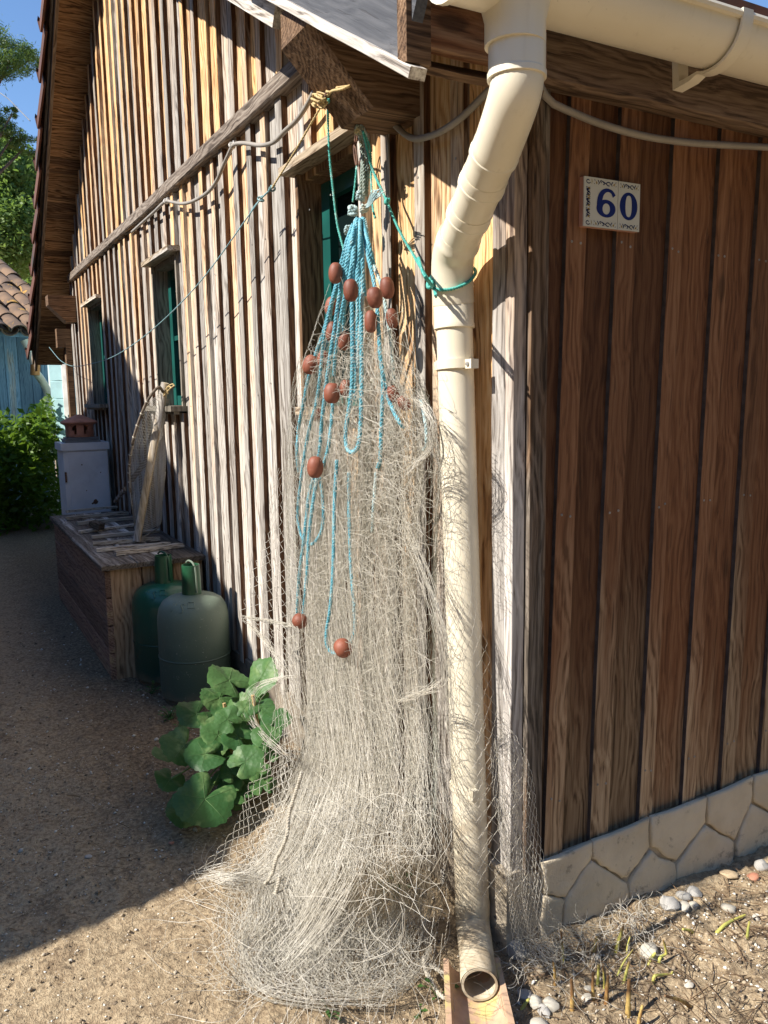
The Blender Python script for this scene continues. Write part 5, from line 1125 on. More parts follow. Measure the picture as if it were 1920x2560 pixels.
# ------------------------------------------------------------------ white cabinet with chimney pot
cb = thing('white_cabinet', 'white painted metal cabinet with chipped door behind the crate', 'cabinet', (-0.215, 4.62, 0))
m = MB(); m.box((0, 0, 0.49), (0.29, 0.30, 0.98)); m.build('body', M_white, cb)
m = MB(); m.box((0, -0.002, 0.985), (0.315, 0.325, 0.05)); m.build('lid', M_white, cb)
m = MB(); m.box((0.012, -0.153, 0.50), (0.25, 0.006, 0.90)); dr = m.build('door', M_white, cb)
m = MB(); m.box((-0.138, -0.155, 0.78), (0.012, 0.012, 0.07)); m.build('hinge', M_rust, dr)
m = MB(); cpts = [(0.015, 0.612), (0.028, 0.618), (0.034, 0.610), (0.042, 0.600), (0.036, 0.586), (0.022, 0.580), (0.012, 0.586), (0.002, 0.580), (-0.004, 0.590), (0.008, 0.596)]
m.prism([(x+0.02, -0.1562, z) for x, z in cpts][::-1], (0, -0.0012, 0))
for (x, z, r_) in ((-0.03, 0.86, .005), (-0.01, 0.68, .004), (0.09, 0.80, .004)): m.lathe([(r_, 0), (r_, 0.0012), (0, .0013)], (x, -0.156, z), 8, axis=(0, -1, 0))
m.build('rust_patch', M_rust, dr)
st = thing('slate_stack', 'thin stack of grey slates between white cabinet and terracotta cap', 'slate', (-0.225, 4.60, 1.010))
for k in range(3):
    m = MB(); m.box((random.uniform(-.006, .006), random.uniform(-.004, .004), 0.006+0.012*k), (0.21+.01*(2-k), 0.20, 0.0105)); m.build('slate', M_slate, st)
cpz = 1.047
tc = thing('chimney_cap', 'round terracotta chimney cap with holes on the slate stack', 'chimney cap', (-0.225, 4.60, cpz))
seg = 36; m = MB()
rows_ = [(0.092, 0.0), (0.094, 0.02), (0.093, 0.045), (0.093, 0.06), (0.094, 0.075), (0.096, 0.09)]
holes = [-1.95, -1.2, -0.4, 0.4, 1.2, 2.0, 2.75, 3.55]
vs = [(r_*math.cos(2*PI*k/seg), r_*math.sin(2*PI*k/seg), z) for r_, z in rows_ for k in range(seg)]+[((r_-.012)*math.cos(2*PI*k/seg), (r_-.012)*math.sin(2*PI*k/seg), z) for r_, z in rows_ for k in range(seg)]
fs = []; n2 = len(rows_)*seg
def is_hole(k, i):
    a = 2*PI*(k+.5)/seg
    return i in (1, 2, 3, 4) and any(abs((a-h+PI) % (2*PI)-PI) < (0.19 if i in (2, 3) else 0.10) for h in (-2.05, -1.25, -0.3, 0.5, 1.4, 2.6))
for i in range(len(rows_)-1):
    for k in range(seg):
        a, b = i*seg+k, i*seg+(k+1) % seg
        if is_hole(k, i): continue
        fs += [(a, b, b+seg, a+seg), (n2+b, n2+a, n2+a+seg, n2+b+seg)]
        for (k2, i2, e) in ((k-1, i, (a, a+seg)), (k+1, i, (b+seg, b)), (k, i-1, (b, a)), (k, i+1, (a+seg, b+seg))):
            if 0 <= i2 < len(rows_)-1 and is_hole(k2 % seg, i2): fs.append((e[0], e[1], e[1]+n2, e[0]+n2))
m.add(vs, fs); m.build('pot', M_terra, tc, ang=40)
m = MB(); m.lathe([(0.085, 0.082), (0.108, 0.086), (0.122, 0.094), (0.124, 0.102), (0.112, 0.112), (0.082, 0.126), (0.055, 0.137), (0.035, 0.144), (0.022, 0.152), (0.0, 0.155)], (0, 0, 0), 36); m.build('cowl', M_terra, tc, ang=50)

# ------------------------------------------------------------------ leafy plant at the wall foot
hp_ = thing('leafy_plant', 'hollyhock with broad lobed green leaves beside the gas bottles', 'plant', (-0.25, 1.28, 0))
def leaf_obj(px_, py_, r_px, h, tilt_y=0.0, tilt_x=0.0, rot=0.0, parent=hp_, cup=0.22, base=(-0.20, 1.30, 0.02)):
    c = onz(px_, py_, h); dep = float(np.dot(RM[2], c-CP)); R_ = r_px*dep/F; nt = 40; rings = (0.0, 0.35, 0.7, 0.92, 1.0); vs = [(0, 0, 0)]; fs = []
    s1, s2 = random.uniform(0, 6), random.uniform(0, 6); la = random.uniform(0.05, 0.13)
    for ri_ in rings[1:]:
        for k in range(nt):
            th = 2*PI*k/nt; a = (th+PI) % (2*PI)-PI
            lob = 1-la*(0.5-0.5*math.cos(5*a+0.5*math.sin(2*a+s2)))*(ri_**2)-0.04*math.sin(22*th+s1)*(ri_ > 0.9)+0.05*math.sin(2*th+s2)*ri_
            if abs(a) > 2.78: lob *= max(0.18, 1-((abs(a)-2.78)/0.36)*0.82)
            rr_ = R_*ri_*lob; 
            z = R_*(cup*ri_**2*0.5+0.035*ri_*math.cos(5*a)+0.07*ri_**2*math.sin(3*th+s1)+0.05*ri_**2*math.sin(2*th+s2)-0.16*ri_**3)
            vs.append((rr_*math.cos(th), rr_*math.sin(th), z))
    fs += [(0, 1+k, 1+(k+1) % nt) for k in range(nt)]
    for q in range(len(rings)-2): fs += [(1+q*nt+k, 1+(q+1)*nt+k, 1+(q+1)*nt+(k+1) % nt, 1+q*nt+(k+1) % nt) for k in range(nt)]
    m = MB(); m.add(vs, fs)
    for j in range(5):          # veins stand proud of the blade
        a = 2*PI*j/5; L = []
        for ri_ in (0.02, 0.35, 0.7, 0.88):
            z = R_*(cup*ri_**2*0.5+0.035*ri_+0.07*ri_**2*math.sin(3*a+s1)+0.05*ri_**2*math.sin(2*a+s2)-0.16*ri_**3); L.append((R_*ri_*math.cos(a), R_*ri_*math.sin(a), z+0.0006))
        if True: m.tube(L, [R_*.009, R_*.007, R_*.005, R_*.002], 4, True, 1)
    o = link('leaf', m.mesh('leaf', [M_hleaf, M_vein], True), parent)
    o.matrix_parent_inverse = Matrix.Translation(-Vector(parent.location))
    o.matrix_basis = Matrix.Translation(Vector(c)) @ Matrix.Rotation(tilt_x, 4, 'X') @ Matrix.Rotation(tilt_y, 4, 'Y') @ Matrix.Rotation(rot, 4, 'Z')
    # petiole
    b_ = np.array(base)+np.array([random.gauss(0, .03), random.gauss(0, .05), 0]); mid = (c+b_)/2+np.array([0, 0, 0.04]); m2 = MB(); m2.tube(smooth_path([b_, mid, c-np.array([0, 0, .002])], 10), [0.0035]*6+[0.0025]*4, 6)
    rel(m2.build('stem', M_stem, parent, smooth=True), parent)
L_ = [  # px, py, radius px, height, tilt_y, tilt_x, rotation
    (572, 1700, 58, 0.34, 0.3, 0.55, 2.3), (655, 1690, 52, 0.36, -0.9, 0.5, 0.4), (548, 1745, 50, 0.28, 0.2, 0.5, 3.5), (490, 1785, 54, 0.24, 0.15, 0.4, 3.6), (569, 1798, 38, 0.28, -0.1, 0.75, 2.2), (612, 1772, 26, 0.30, -0.2, 0.7, 1.0), (655, 1770, 34, 0.30, -0.2, .5, .7),
    (462, 1862, 62, 0.20, 0.1, 0.55, 3.9), (512, 1885, 52, 0.19, -0.1, 0.5, 3.0), (545, 1838, 44, 0.22, 0.1, 0.6, 2.6), (592, 1838, 40, 0.23, -0.1, 0.65, 2.2), (665, 1838, 38, 0.26, -0.2, 0.5, 1.2), (690, 1800, 40, .28, -.3, .4, .8), (615, 1902, 46, 0.20, -0.35, 0.75, 0.4), (655, 1885, 44, 0.20, -.3, .4, 1.6), (425, 1948, 42, 0.10, 0.35, 0.5, 4.0),
    (408, 1885, 30, 0.13, 0.4, 0.3, 3.4), (575, 1930, 30, 0.13, 0.0, 0.6, 2.0), (512, 1998, 82, 0.11, 0.05, 0.5, 3.9), (455, 2030, 46, 0.05, 0.3, 0.5, 4.4), (648, 1930, 32, .13, -.1, .5, 1.5), (600, 1985, 36, 0.06, 0, .3, 2.2), (640, 1740, 36, 0.3, -.4, .5, 1.9), (590, 1960, 24, .08, .2, .5, 5)]
for q in L_: leaf_obj(*q)
for k in range(20):
    a_ = random.uniform(0, 1); leaf_obj(random.gauss(560, 62), 1760+a_*250+random.gauss(0, 10), random.uniform(20, 42), max(0.03, 0.27-a_*0.24), random.gauss(0, .35), random.gauss(.4, .25), random.uniform(0, 6.28))
m = MB()
for (a, b, h) in (((590, 1850), (560, 1758), .3), ((640, 1860), (632, 1738), .34)):
    p_ = onz(*b, h); m.tube([np.array([p_[0]+.03, p_[1]-.02, 0.0]), p_], [0.008, 0.006], 7)
rel(m.build('dry_stalk', M_dry, hp_), hp_)
# little weeds by the bottles
def weed(px_, py_, label, n, sz, seed):
    r = random.Random(seed); c = onz(px_, py_, 0); t = thing('weed', label, 'weed', tuple(c), None); m = MB()
    for k in range(n):
        a = r.uniform(0, 6.28); d = r.uniform(0.1, 1)*sz*1.6; z = r.uniform(0.3, 1.6)*sz; q = np.array([math.cos(a)*d, math.sin(a)*d, z]); s_ = sz*r.uniform(0.4, 0.8); e = np.array([math.cos(a), math.sin(a), r.uniform(-.3, .3)]); f_ = np.array([-math.sin(a), math.cos(a), 0])
        m.add([q, q+e*s_*.5+f_*s_*.42+[0, 0, s_*.1], q+e*s_, q+e*s_*.5-f_*s_*.42+[0, 0, s_*.1]], [(0, 1, 2, 3)]); m.tube([(0, 0, 0), tuple(q*.5+np.array([0, 0, z*.3])), tuple(q)], 0.0012, 3)
    m.build('foliage', M_weed, t)
weed(425, 1800, 'low dark weed at the foot of the front gas bottle', 26, 0.03, 1); weed(378, 1735, 'small weed at the foot of the rear gas bottle', 16, 0.028, 2); weed(452, 1830, 'weed sprig left of the hollyhock leaves', 14, 0.025, 3)
weed(1098, 2498, 'two leaved green seedling left of the clay trough', 5, 0.022, 4); weed(1050, 2545, 'bright seedling by the white rope end', 6, 0.018, 5); weed(825, 2545, 'green seedling under the lower edge of the net', 7, 0.018, 6); weed(990, 2250, 'grassy weed under the netting beside the downpipe', 22, 0.035, 7)

# ------------------------------------------------------------------ clay trough under the downpipe
tr_ = thing('clay_trough', 'upturned clay roof tile carrying water away under the downpipe', 'roof tile', tuple(onz(1205, 2500, 0)))
ta, tb = onz(1178, 2395, 0.06), onz(1212, 2640, 0.035); td_ = (tb-ta)/np.linalg.norm(tb-ta); ts = np.cross(td_, [0, 0, 1]); ts /= np.linalg.norm(ts); m = MB(); n = 14; vs = []
for p_, rr_ in ((ta, 0.062), (tb, 0.072)):
    for q_ in (rr_, rr_-0.012):
        vs += [p_+ts*q_*math.cos(t)+np.array([0, 0, -q_*0.8*math.sin(t)]) for t in np.linspace(0, PI, n)]
fs = []
for i in range(n-1): fs += [(i, i+1, 2*n+i+1, 2*n+i), (n+i+1, n+i, 3*n+i, 3*n+i+1), (i, n+i, n+i+1, i+1), (2*n+i+1, 3*n+i+1, 3*n+i, 2*n+i)]
fs += [(0, 2*n, 3*n, n), (n-1, 2*n-1, 4*n-1, 3*n-1)]
m.add(vs, fs); rel(m.build('tile', M_trough, tr_, ang=40), tr_)

# ------------------------------------------------------------------ stems, stones, grit
def stem(pts, r0, label, mat, hs=None):
    n = len(pts); P = []
    b = onz(pts[0][0], pts[0][1], 0.0); dep = float(np.dot(RM[2], b-CP))
    for i, q in enumerate(pts):
        if i == 0: P.append(b+[0, 0, -0.012]); continue
        P.append(ony(q[0], q[1], b[1]+(q[2] if len(q) > 2 else 0.0)))
    for p_ in P[1:]: p_[2] = max(p_[2], 0.004)
    K = smooth_path(P, 12) if n > 2 else np.linspace(P[0], P[1], 5); r_ = r0*dep/F/2
    t = MB(); t.tube(K, np.linspace(r_*1.15, r_*0.62, len(K))*np.array([1+0.08*math.sin(i*2.1) for i in range(len(K))]), 8)
    o = t.build('cut_stem', mat, None, smooth=True, origin=tuple(b)); tag(o, label, 'plant stem', 'cut flower stems in the bed'); o.data.set_sharp_from_angle(angle=math.radians(50))
def S(x, y): return (1280+x/3.456, 2200+y/3.456)
stems = [([S(450, 715), S(437, 600), S(422, 440)], 6, 'thin upright green stem inside the net wing', M_stalky), ([S(700, 660), S(712, 590), S(738, 490)], 9, 'tan split stem with a white pebble at its foot', M_stalkb), ([S(892, 625), S(920, 530), S(962, 400)], 10, 'green stem leaning under the small heap of netting', M_stalky),
    ([S(375, 885), S(368, 790), S(358, 712)], 8, 'short dry stem beside a striped shell, left side of bed', M_stalkb), ([S(520, 1110), S(520, 960), S(512, 860)], 11, 'dark rotten stem left of two white pebbles', M_stalkb), ([S(702, 1030), S(698, 900), S(702, 800)], 9, 'yellow stem touching two white pebbles', M_stalkb), ([S(740, 910), S(746, 820), S(750, 730)], 9, 'greenish stem behind the yellow pair', M_stalky),
    ([S(800, 960), S(795, 850), S(785, 740)], 6, 'slim green stem behind the pointed tan stem', M_stalky), ([S(815, 1050), S(820, 940), S(832, 825)], 11, 'pointed tan stem in the middle of the bed', M_stalkb), ([S(955, 930), S(980, 830), S(1012, 705)], 9, 'tall yellow green stem with fine spots', M_stalky), ([S(1000, 1160), S(1005, 1060), S(1012, 860)], 13, 'thick brown stem with a swollen orange base', M_stalkb),
    ([S(1160, 745), S(1200, 680), S(1240, 630)], 10, 'leaning yellow stem with cut bulbous foot', M_stalky), ([S(1272, 725), S(1280, 670), S(1330, 640), S(1330, 610), S(1308, 520)], 8, 'crooked yellow stem bent like an elbow', M_stalky), ([S(1222, 905), S(1228, 835), S(1300, 820), S(1385, 825), S(1390, 790)], 8, 'yellow stem bent flat along the soil', M_stalky),
    ([S(1090, 1244), S(1105, 1180), S(1128, 1080)], 10, 'pale stem at the bottom edge of the bed', M_stalkb), ([S(80, 1085), S(130, 1062), S(190, 1052)], 9, 'yellow stem lying beside the clay trough', M_stalky), ([S(890, 840), S(960, 720), S(1045, 600)], 5, 'slender bright green shoot leaning far right', M_stalky), ([S(985, 640), S(1000, 560), S(1020, 490)], 5, 'thin green shoot beside the netting heap', M_stalky),
    ([S(1580, 1085), S(1480, 1050), S(1320, 1000)], 10, 'fallen brown stem with pale cut end', M_stalkb), ([S(1590, 440), S(1545, 440), S(1475, 425)], 9, 'short yellow stub with a dark twig end', M_stalky), ([(1786, 2328), (1815, 2313), (1862, 2300)], 9, 'pale yellow stalk lying on the right', M_stalky), ([(1868, 2345), (1870, 2325), (1874, 2303)], 8, 'small yellow shoot near the right edge', M_stalky)]
for s_ in stems: stem(s_[0], s_[1], s_[2], s_[3])
def rock_mesh(seed, mat, flat=0.7):
    import bmesh
    bm = bmesh.new(); bmesh.ops.create_icosphere(bm, subdivisions=2, radius=1.0); r = random.Random(seed); o3 = Vector((r.uniform(0, 50), r.uniform(0, 50), 0))
    pl = [(Vector((r.gauss(0, 1), r.gauss(0, 1), r.gauss(0, 1))).normalized(), r.uniform(.62, .85)) for _ in range(7)]
    for v in bm.verts:
        p = v.co.copy()
        for n_, d in pl:
            q = p.dot(n_)
            if q > d: p -= n_*(q-d)*0.85
        p *= 1+0.12*mnoise.noise(p*1.7+o3); p.z *= flat; v.co = p
    me = bpy.data.meshes.new('stone'); bm.to_mesh(me); bm.free(); me.materials.append(mat); me.polygons.foreach_set('use_smooth', [True]*len(me.polygons)); me.set_sharp_from_angle(angle=math.radians(35)); return me
stones = [(S(115, 940), 56, 40, M_greyst, 'rounded grey stone left of the dark rotten stem'), (S(212, 1020), 40, 52, M_pale, 'cream stone touching the striped grey pebble'), (S(275, 1095), 28, 50, M_greyst, 'grey pebble with a pale band between two cream stones'), (S(335, 1060), 46, 46, M_pale, 'cream stone right of the banded grey pebble'), (S(235, 1215), 62, 42, M_pale, 'large buff stone at the bottom edge by the clay trough'),
    (S(240, 780), 34, 46, M_shell, 'ribbed buff shell fragment below the net wing'), (S(1185, 590), 54, 62, M_pale, 'large cream stone among the cut stems'), (S(1365, 205), 58, 62, M_greyst, 'angular grey rock leaning on the plinth'), (S(1485, 215), 42, 46, M_pale, 'whitest stone against the foot of the plinth'), (S(1570, 215), 30, 36, M_pale, 'small white stone next to the whitest one'), (S(1490, 145), 48, 34, M_greyst, 'shaded grey stone behind the white stones'), (S(1575, 120), 42, 36, M_greyst, 'oval grey stone close to the plinth'),
    (S(1530, 905), 30, 28, M_pale, 'round tan pebble by the dark twig'), (S(650, 985), 36, 32, M_pale, 'white pebble left of the yellow stems'), (S(660, 930), 26, 24, M_pale, 'smaller white pebble above its twin by the stems'), (S(725, 675), 24, 34, M_pale, 'white pebble resting at a tan stem foot'), (S(40, 560), 50, 80, M_greyst, 'grey stone behind the net beside the corner board'), ((1823, 2260), 46, 40, M_pale, 'cream stone near the right edge by the plinth'), ((1888, 2283), 24, 30, M_pale, 'pale stone beside the yellow shoot at right'),
    ((1905, 2150), 42, 44, M_greyst, 'grey stone at the right edge against the plinth'), ((1880, 2182), 40, 24, M_terra, 'flat reddish tile chip on the soil at right'), ((1822, 2182), 56, 26, M_shell, 'brown oyster shell lying along the plinth foot'), ((1450, 2262), 0, 0, None, ''), ((1767, 2420), 0, 0, None, ''),
    ((222, 2140), 22, 16, M_greyst, 'flat grey stone on the shaded path'), ((52, 2122), 18, 14, M_pale, 'pale stone on the shaded path near the left edge'), ((428, 2100), 17, 13, M_terra, 'red brick chip on the shaded path'), ((488, 2066), 16, 14, M_greyst, 'grey pebble below the big hollyhock leaf'), ((391, 1848), 14, 10, M_pale, 'white pebble left of the hollyhock'), ((510, 2548), 18, 14, M_shell, 'orange pebble at the bottom edge of the path'), ((1136, 2440), 36, 32, M_pale, 'pale lump beside the mouth of the downpipe')]
for i, (q, w, h, mat, lab) in enumerate(stones):
    if not lab: continue
    me = rock_mesh(100+i, mat, 0.72); c = onz(q[0], q[1]+h*0.25, 0.0); dep = float(np.dot(RM[2], c-CP)); s_ = max(w, h)*dep/F/2*0.88
    o = link('stone', me); hx = h/max(w, h)
    o.scale = (s_*1.05*w/max(w, h), s_*1.05, s_*max(0.55, hx)); o.rotation_euler = (random.uniform(-.3, .3), random.uniform(-.3, .3), math.radians(-30)+random.uniform(-.5, .5)); o.location = (c[0], c[1], gz(c[0], c[1])+s_*0.2*max(.55, hx)); tag(o, lab, 'stone')
# grit and twigs (uncountable)
def grit(n, box, smin, smax, seed, dens=None):
    r = np.random.default_rng(seed); x = r.uniform(box[0], box[1], n); y_ = r.uniform(box[2], box[3], n); s_ = smin*(smax/smin)**(r.uniform(0, 1, n)**2.2)
    base = np.array([[1, 0, 0], [-1, 0, 0], [0, 1, 0], [0, -1, 0], [0, 0, 1], [0, 0, -1]], float); F_ = np.array([[0, 2, 4], [2, 1, 4], [1, 3, 4], [3, 0, 4], [2, 0, 5], [1, 2, 5], [3, 1, 5], [0, 3, 5]])
    V = np.zeros((n, 6, 3)); a = r.uniform(0, 6.28, n); sc = np.stack([s_*r.uniform(.6, 1.3, n), s_*r.uniform(.5, 1.0, n), s_*r.uniform(.35, .8, n)], 1)
    B_ = base[None]*sc[:, None, :]*r.uniform(0.7, 1.2, (n, 6, 1)); V[..., 0] = B_[..., 0]*np.cos(a)[:, None]-B_[..., 1]*np.sin(a)[:, None]+x[:, None]; V[..., 1] = B_[..., 0]*np.sin(a)[:, None]+B_[..., 1]*np.cos(a)[:, None]+y_[:, None]
    zz = np.array([gz(px_, py_) for px_, py_ in zip(x, y_)]); V[..., 2] = B_[..., 2]+zz[:, None]+sc[:, 2:3]*0.35
    return V.reshape(-1, 3), (F_[None]+np.arange(n)[:, None, None]*6).reshape(-1, 3)
gv, gf = [], []
for args in ((5200, (-1.15, -0.05, -0.25, 1.6), .0018, .0070, 1), (4600, (-0.12, 1.3, -0.5, -0.085), .0022, .009, 2), (900, (-1.1, -0.2, 1.5, 3.6), .003, .010, 3)):
    V, Q = grit(*args); gf.append(Q+sum(len(a) for a in gv)); gv.append(V)
o = link('gravel', fast_mesh('gravel', np.concatenate(gv), np.concatenate(gf), M_grit, False)); tag(o, kind='stuff', label='loose grit and shell chips strewn over the sandy soil')
m = MB(); r = random.Random(5)
for k in range(760):
    if k < 690: x, y_ = r.uniform(-0.1, 1.25), r.uniform(-0.5, -0.09)
    else: x, y_ = r.uniform(-1.1, -0.2), r.uniform(-0.2, 1.8)
    L = r.uniform(0.012, 0.055); a = r.uniform(0, PI); z = gz(x, y_)+0.004; q = [(x-L*math.cos(a), y_-L*math.sin(a), z), (x+r.gauss(0, .003), y_+r.gauss(0, .003), z+r.uniform(0, .006)), (x+L*math.cos(a), y_+L*math.sin(a), z+r.uniform(-.002, .008))]
    m.tube(q, [r.uniform(.0004, .0013)]*3, 3)
tag(m.build('twigs', plain('dry_twig', (0.20, 0.13, 0.075), 0.9, 0.4), None), kind='stuff', label='dry twigs and straw scattered over the soil')

# ------------------------------------------------------------------ far end of the path: hedge, blue house, trees
def leaf_cloud(name, mat, pts, size, parent=None, up=0.4, seed=0, asp=0.55):
    r = np.random.default_rng(seed); n = len(pts); N = r.normal(0, 1, (n, 3)); N[:, 2] = np.abs(N[:, 2])+up; N /= np.linalg.norm(N, axis=1)[:, None]
    T = np.cross(N, r.normal(0, 1, (n, 3))); T /= np.linalg.norm(T, axis=1)[:, None]; B_ = np.cross(N, T); s_ = size*r.uniform(0.6, 1.3, (n, 1))
    V = np.stack([pts-T*s_, pts+B_*s_*asp+N*s_*.15, pts+T*s_, pts-B_*s_*asp+N*s_*.15], 1).reshape(-1, 3); Q = np.arange(4*n).reshape(n, 4)
    return link(name, fast_mesh(name, V, Q, mat, False), parent)
hx0, hx1 = -2.4, float(ony(148, 1150, 7.5)[0])
hd = thing('leafy_hedge', 'dense green shrub hedge closing the far end of the path', 'hedge', ((hx0+hx1)/2, 7.8, 0))
r = np.random.default_rng(77); n = 15000
ux, uy, uz = r.uniform(hx0, hx1, n), 7.35+1.1*r.uniform(0, 1, n)**1.3, r.uniform(0, 1, n)**0.75
top = 1.17+0.10*np.sin(ux*5.2+1)+0.09*np.sin(ux*13+uy*5)+0.07*np.sin(uy*9); P = np.stack([ux, uy-0.10*np.sin(uz*9+ux*7)-0.06*np.sin(ux*17), uz*top], 1)
o = leaf_cloud('foliage', M_hedge, P, 0.042, hd, 0.5, 78); rel(o, hd)
for k in range(14):
    x, y_ = random.uniform(hx0+.1, hx1-.1), random.uniform(7.5, 8.2); m = MB(); m.tube([(x, y_, 0), (x+random.gauss(0, .05), y_+random.gauss(0, .05), 0.5), (x+random.gauss(0, .1), y_+random.gauss(0, .1), 0.95)], [0.018, 0.012, 0.006], 6)
    rel(m.build('stem', M_bark, hd), hd)

# blue cabin
bh = thing('blue_cabin', 'blue boarded cabin with canal tile roof beyond the hedge', 'cabin', (-0.4, 9.2, 0))
an = math.radians(18); E1 = np.array([-math.cos(an), -math.sin(an), 0]); EN = np.array([math.sin(an), -math.cos(an), 0]); PC = ony(112, 900, 9.2); PC[2] = 0
def bp(u, v, z): return PC+E1*u-EN*v+np.array([0, 0, z])
for k in range(18):
    u0 = 0.03+0.15*k; rel(plank('board', M_bluew, bh, bp(u0+0.075, 0, 0.1), bp(u0+0.075, 0, 2.05), E1, EN, 0.146, 0.022, 2, 0.15, 0.0005), bh)
m = MB(); m.prism([bp(-0.0, 0.05, 0), bp(2.8, 0.05, 0), bp(2.8, 3.0, 0), bp(0.0, 3.0, 0)][::-1], (0, 0, 2.0)); rel(m.build('wall', M_bluew, bh), bh)
for u in (0.62, 1.5): rel(plank('trim_board', M_blued, bh, bp(u, 0, 0.1), bp(u, 0, 2.0), E1, EN, 0.10, 0.04), bh)
plank_c = rel(plank('corner_board', M_bluew, bh, bp(0.03, 0, 0.1), bp(0.03, 0, 2.05), E1, EN, 0.08, 0.045), bh)
ez, rs_ = 2.02, 0.52
def rp_(u, v, d=0.0): return bp(u, v-0.38, ez+rs_*v+d)
m = MB(); m.prism([rp_(-0.25, 0), rp_(3.0, 0), rp_(3.0, 2.6), rp_(-0.25, 2.6)], (0, 0, 0.05)); rel(m.build('roof', M_bluew, bh), bh)
dn = -EN*1.0+np.array([0, 0, rs_]); dn /= np.linalg.norm(dn); nr_ = np.cross(dn, E1); nr_ = nr_ if nr_[2] > 0 else -nr_
m = MB(); n = 9; L = 0.42; vs = []
for y_, rr_ in ((0, 0.10), (L, 0.082)):
    for q_ in (rr_, rr_-.014): vs += [(q_*math.cos(t), y_, q_*0.85*math.sin(t)) for t in np.linspace(0, PI, n)]
fs = []
for i in range(n-1): fs += [(i+1, i, 2*n+i, 2*n+i+1), (n+i, n+i+1, 3*n+i+1, 3*n+i), (i, i+1, n+i+1, n+i), (2*n+i+1, 2*n+i, 3*n+i, 3*n+i+1)]
fs += [(0, n, 3*n, 2*n), (n-1, 3*n-1, 4*n-1, 2*n-1)]
m.add(vs, fs); tm = m.mesh('roof_tile', M_canal, True); tm.set_sharp_from_angle(angle=math.radians(40))
for cidx in range(9):
    for rix in range(8):
        for flip in (0, 1):
            p_ = rp_(-0.14+0.205*cidx+(0.1025 if flip else 0), -0.05+0.30*rix)+nr_*((0.085 if not flip else 0.11)+random.uniform(0, .01)); o = link('roof_tile', tm, bh); sg = 1 if not flip else -1
            o.matrix_parent_inverse = Matrix.Translation(-Vector(bh.location)); o.matrix_basis = Matrix.Translation(Vector(p_)) @ Matrix(((E1[0]*-1*sg, dn[0], nr_[0]*sg), (E1[1]*-1*sg, dn[1], nr_[1]*sg), (E1[2]*-1*sg, dn[2], nr_[2]*sg))).to_4x4() @ Matrix.Rotation(random.gauss(0, .03), 4, 'Z')
dp = thing('downpipe', 'cream S shaped downpipe with orange collar on the blue cabin', 'downpipe', tuple(bp(0.2, -0.3, 0)))
Yp = 8.75
pp = [ony(60, 850, Yp), ony(80, 890, Yp), ony(88, 918, Yp), ony(90, 930, Yp), ony(105, 952, Yp+.1), ony(117, 975, Yp+.15), ony(120, 1000, Yp+.18), ony(127, 1150, Yp+.2)]; pp.append(np.array([pp[-1][0]+.01, pp[-1][1], 0]))
m = MB(); m.tube(smooth_path(pp, 50), 0.045, 14); rel(m.build('pipe', M_creamd, dp, ang=50), dp)
m = MB(); m.lathe([(0.046, -0.06), (0.053, -0.058), (0.053, 0.058), (0.046, 0.06)], ony(88, 925, Yp), 16, axis=(0.1, 0, 1)); rel(m.build('collar', M_orange, dp, ang=40), dp)
m = MB(); m.lathe([(0.046, -0.03), (0.052, -0.028), (0.052, 0.028), (0.046, 0.03)], ony(120, 1003, Yp+.18), 16); rel(m.build('socket', M_creamd, dp, ang=40), dp)
# pale sunlit shed
sd_ = thing('pale_shed', 'sunlit pale blue boarded shed seen past the downpipe', 'shed', (0.3, 8, 0))
P0 = ony(131, 1000, 8.0); P0[2] = 0; P1 = P0+(np.array([0.80, -0.60, 0]))*0.75
dd = (P1-P0)/np.linalg.norm(P1-P0); nn_ = np.array([dd[1], -dd[0], 0]); nn_ = nn_ if np.dot(nn_, CP-P0) > 0 else -nn_
for k in range(12): rel(plank('board', M_bluel, sd_, P0+[0, 0, 0.09+0.19*k], P1+[0, 0, 0.09+0.19*k], (0, 0, 1), nn_, 0.186, 0.02, 2, 0.15, 0.0005), sd_)
rel(plank('corner_board', M_clip, sd_, P0+dd*0.20, P0+dd*0.20+[0, 0, 2.25], dd, nn_, 0.10, 0.045), sd_)
m = MB(); m.prism([P0-nn_*.02, P1-nn_*.02, P1-nn_*.8, P0-nn_*.8], (0, 0, 2.25)); rel(m.build('wall', M_bluel, sd_), sd_)
# trees
def tree(name, label, base, h, tr, blobs, nl, size, mat, seed, up=0.3, asp=0.55, needles=False):
    t = thing(name, label, 'tree', tuple(base)); r = np.random.default_rng(seed); m = MB(); n = 10
    ph = r.uniform(0, 6); tp = [np.array([0.15*math.sin(i*0.5+ph)*i/n, 0.12*math.cos(i*.4+ph)*i/n, h*i/n]) for i in range(n+1)]; m.tube(tp, np.linspace(tr, tr*0.25, n+1), 10); m.build('trunk', M_bark, t, smooth=True)
    P = []; m = MB()
    for (bx_, by_, bz_, br, bh_) in blobs:
        c = np.array([bx_, by_, bz_]); i = int(np.clip(bz_/h*n-1, 1, n)); m.tube(smooth_path([tp[i], tp[i]*.4+c*.6-[0, 0, .15*br], c], 8), np.linspace(tr*.35, tr*.08, 8), 6)
        nb_ = max(4, int(nl*br*br/sum(q[3]**2 for q in blobs)/90)); cc = r.normal(0, 1, (nb_, 3)); cc /= np.linalg.norm(cc, axis=1)[:, None]; cc *= (r.uniform(0.35, 1, (nb_, 1))**0.5)*np.array([br, br, bh_])
        for q in cc: P.append(c+q+r.normal(0, 1, (90, 3))*np.array([br, br, bh_])*0.19)
    m.build('branches', M_bark, t, smooth=True); P = np.concatenate(P); leaf_cloud('crown', mat, P, size, t, up, seed+1, asp)
def treep(px_, py_, Y): return ony(px_, py_, Y)
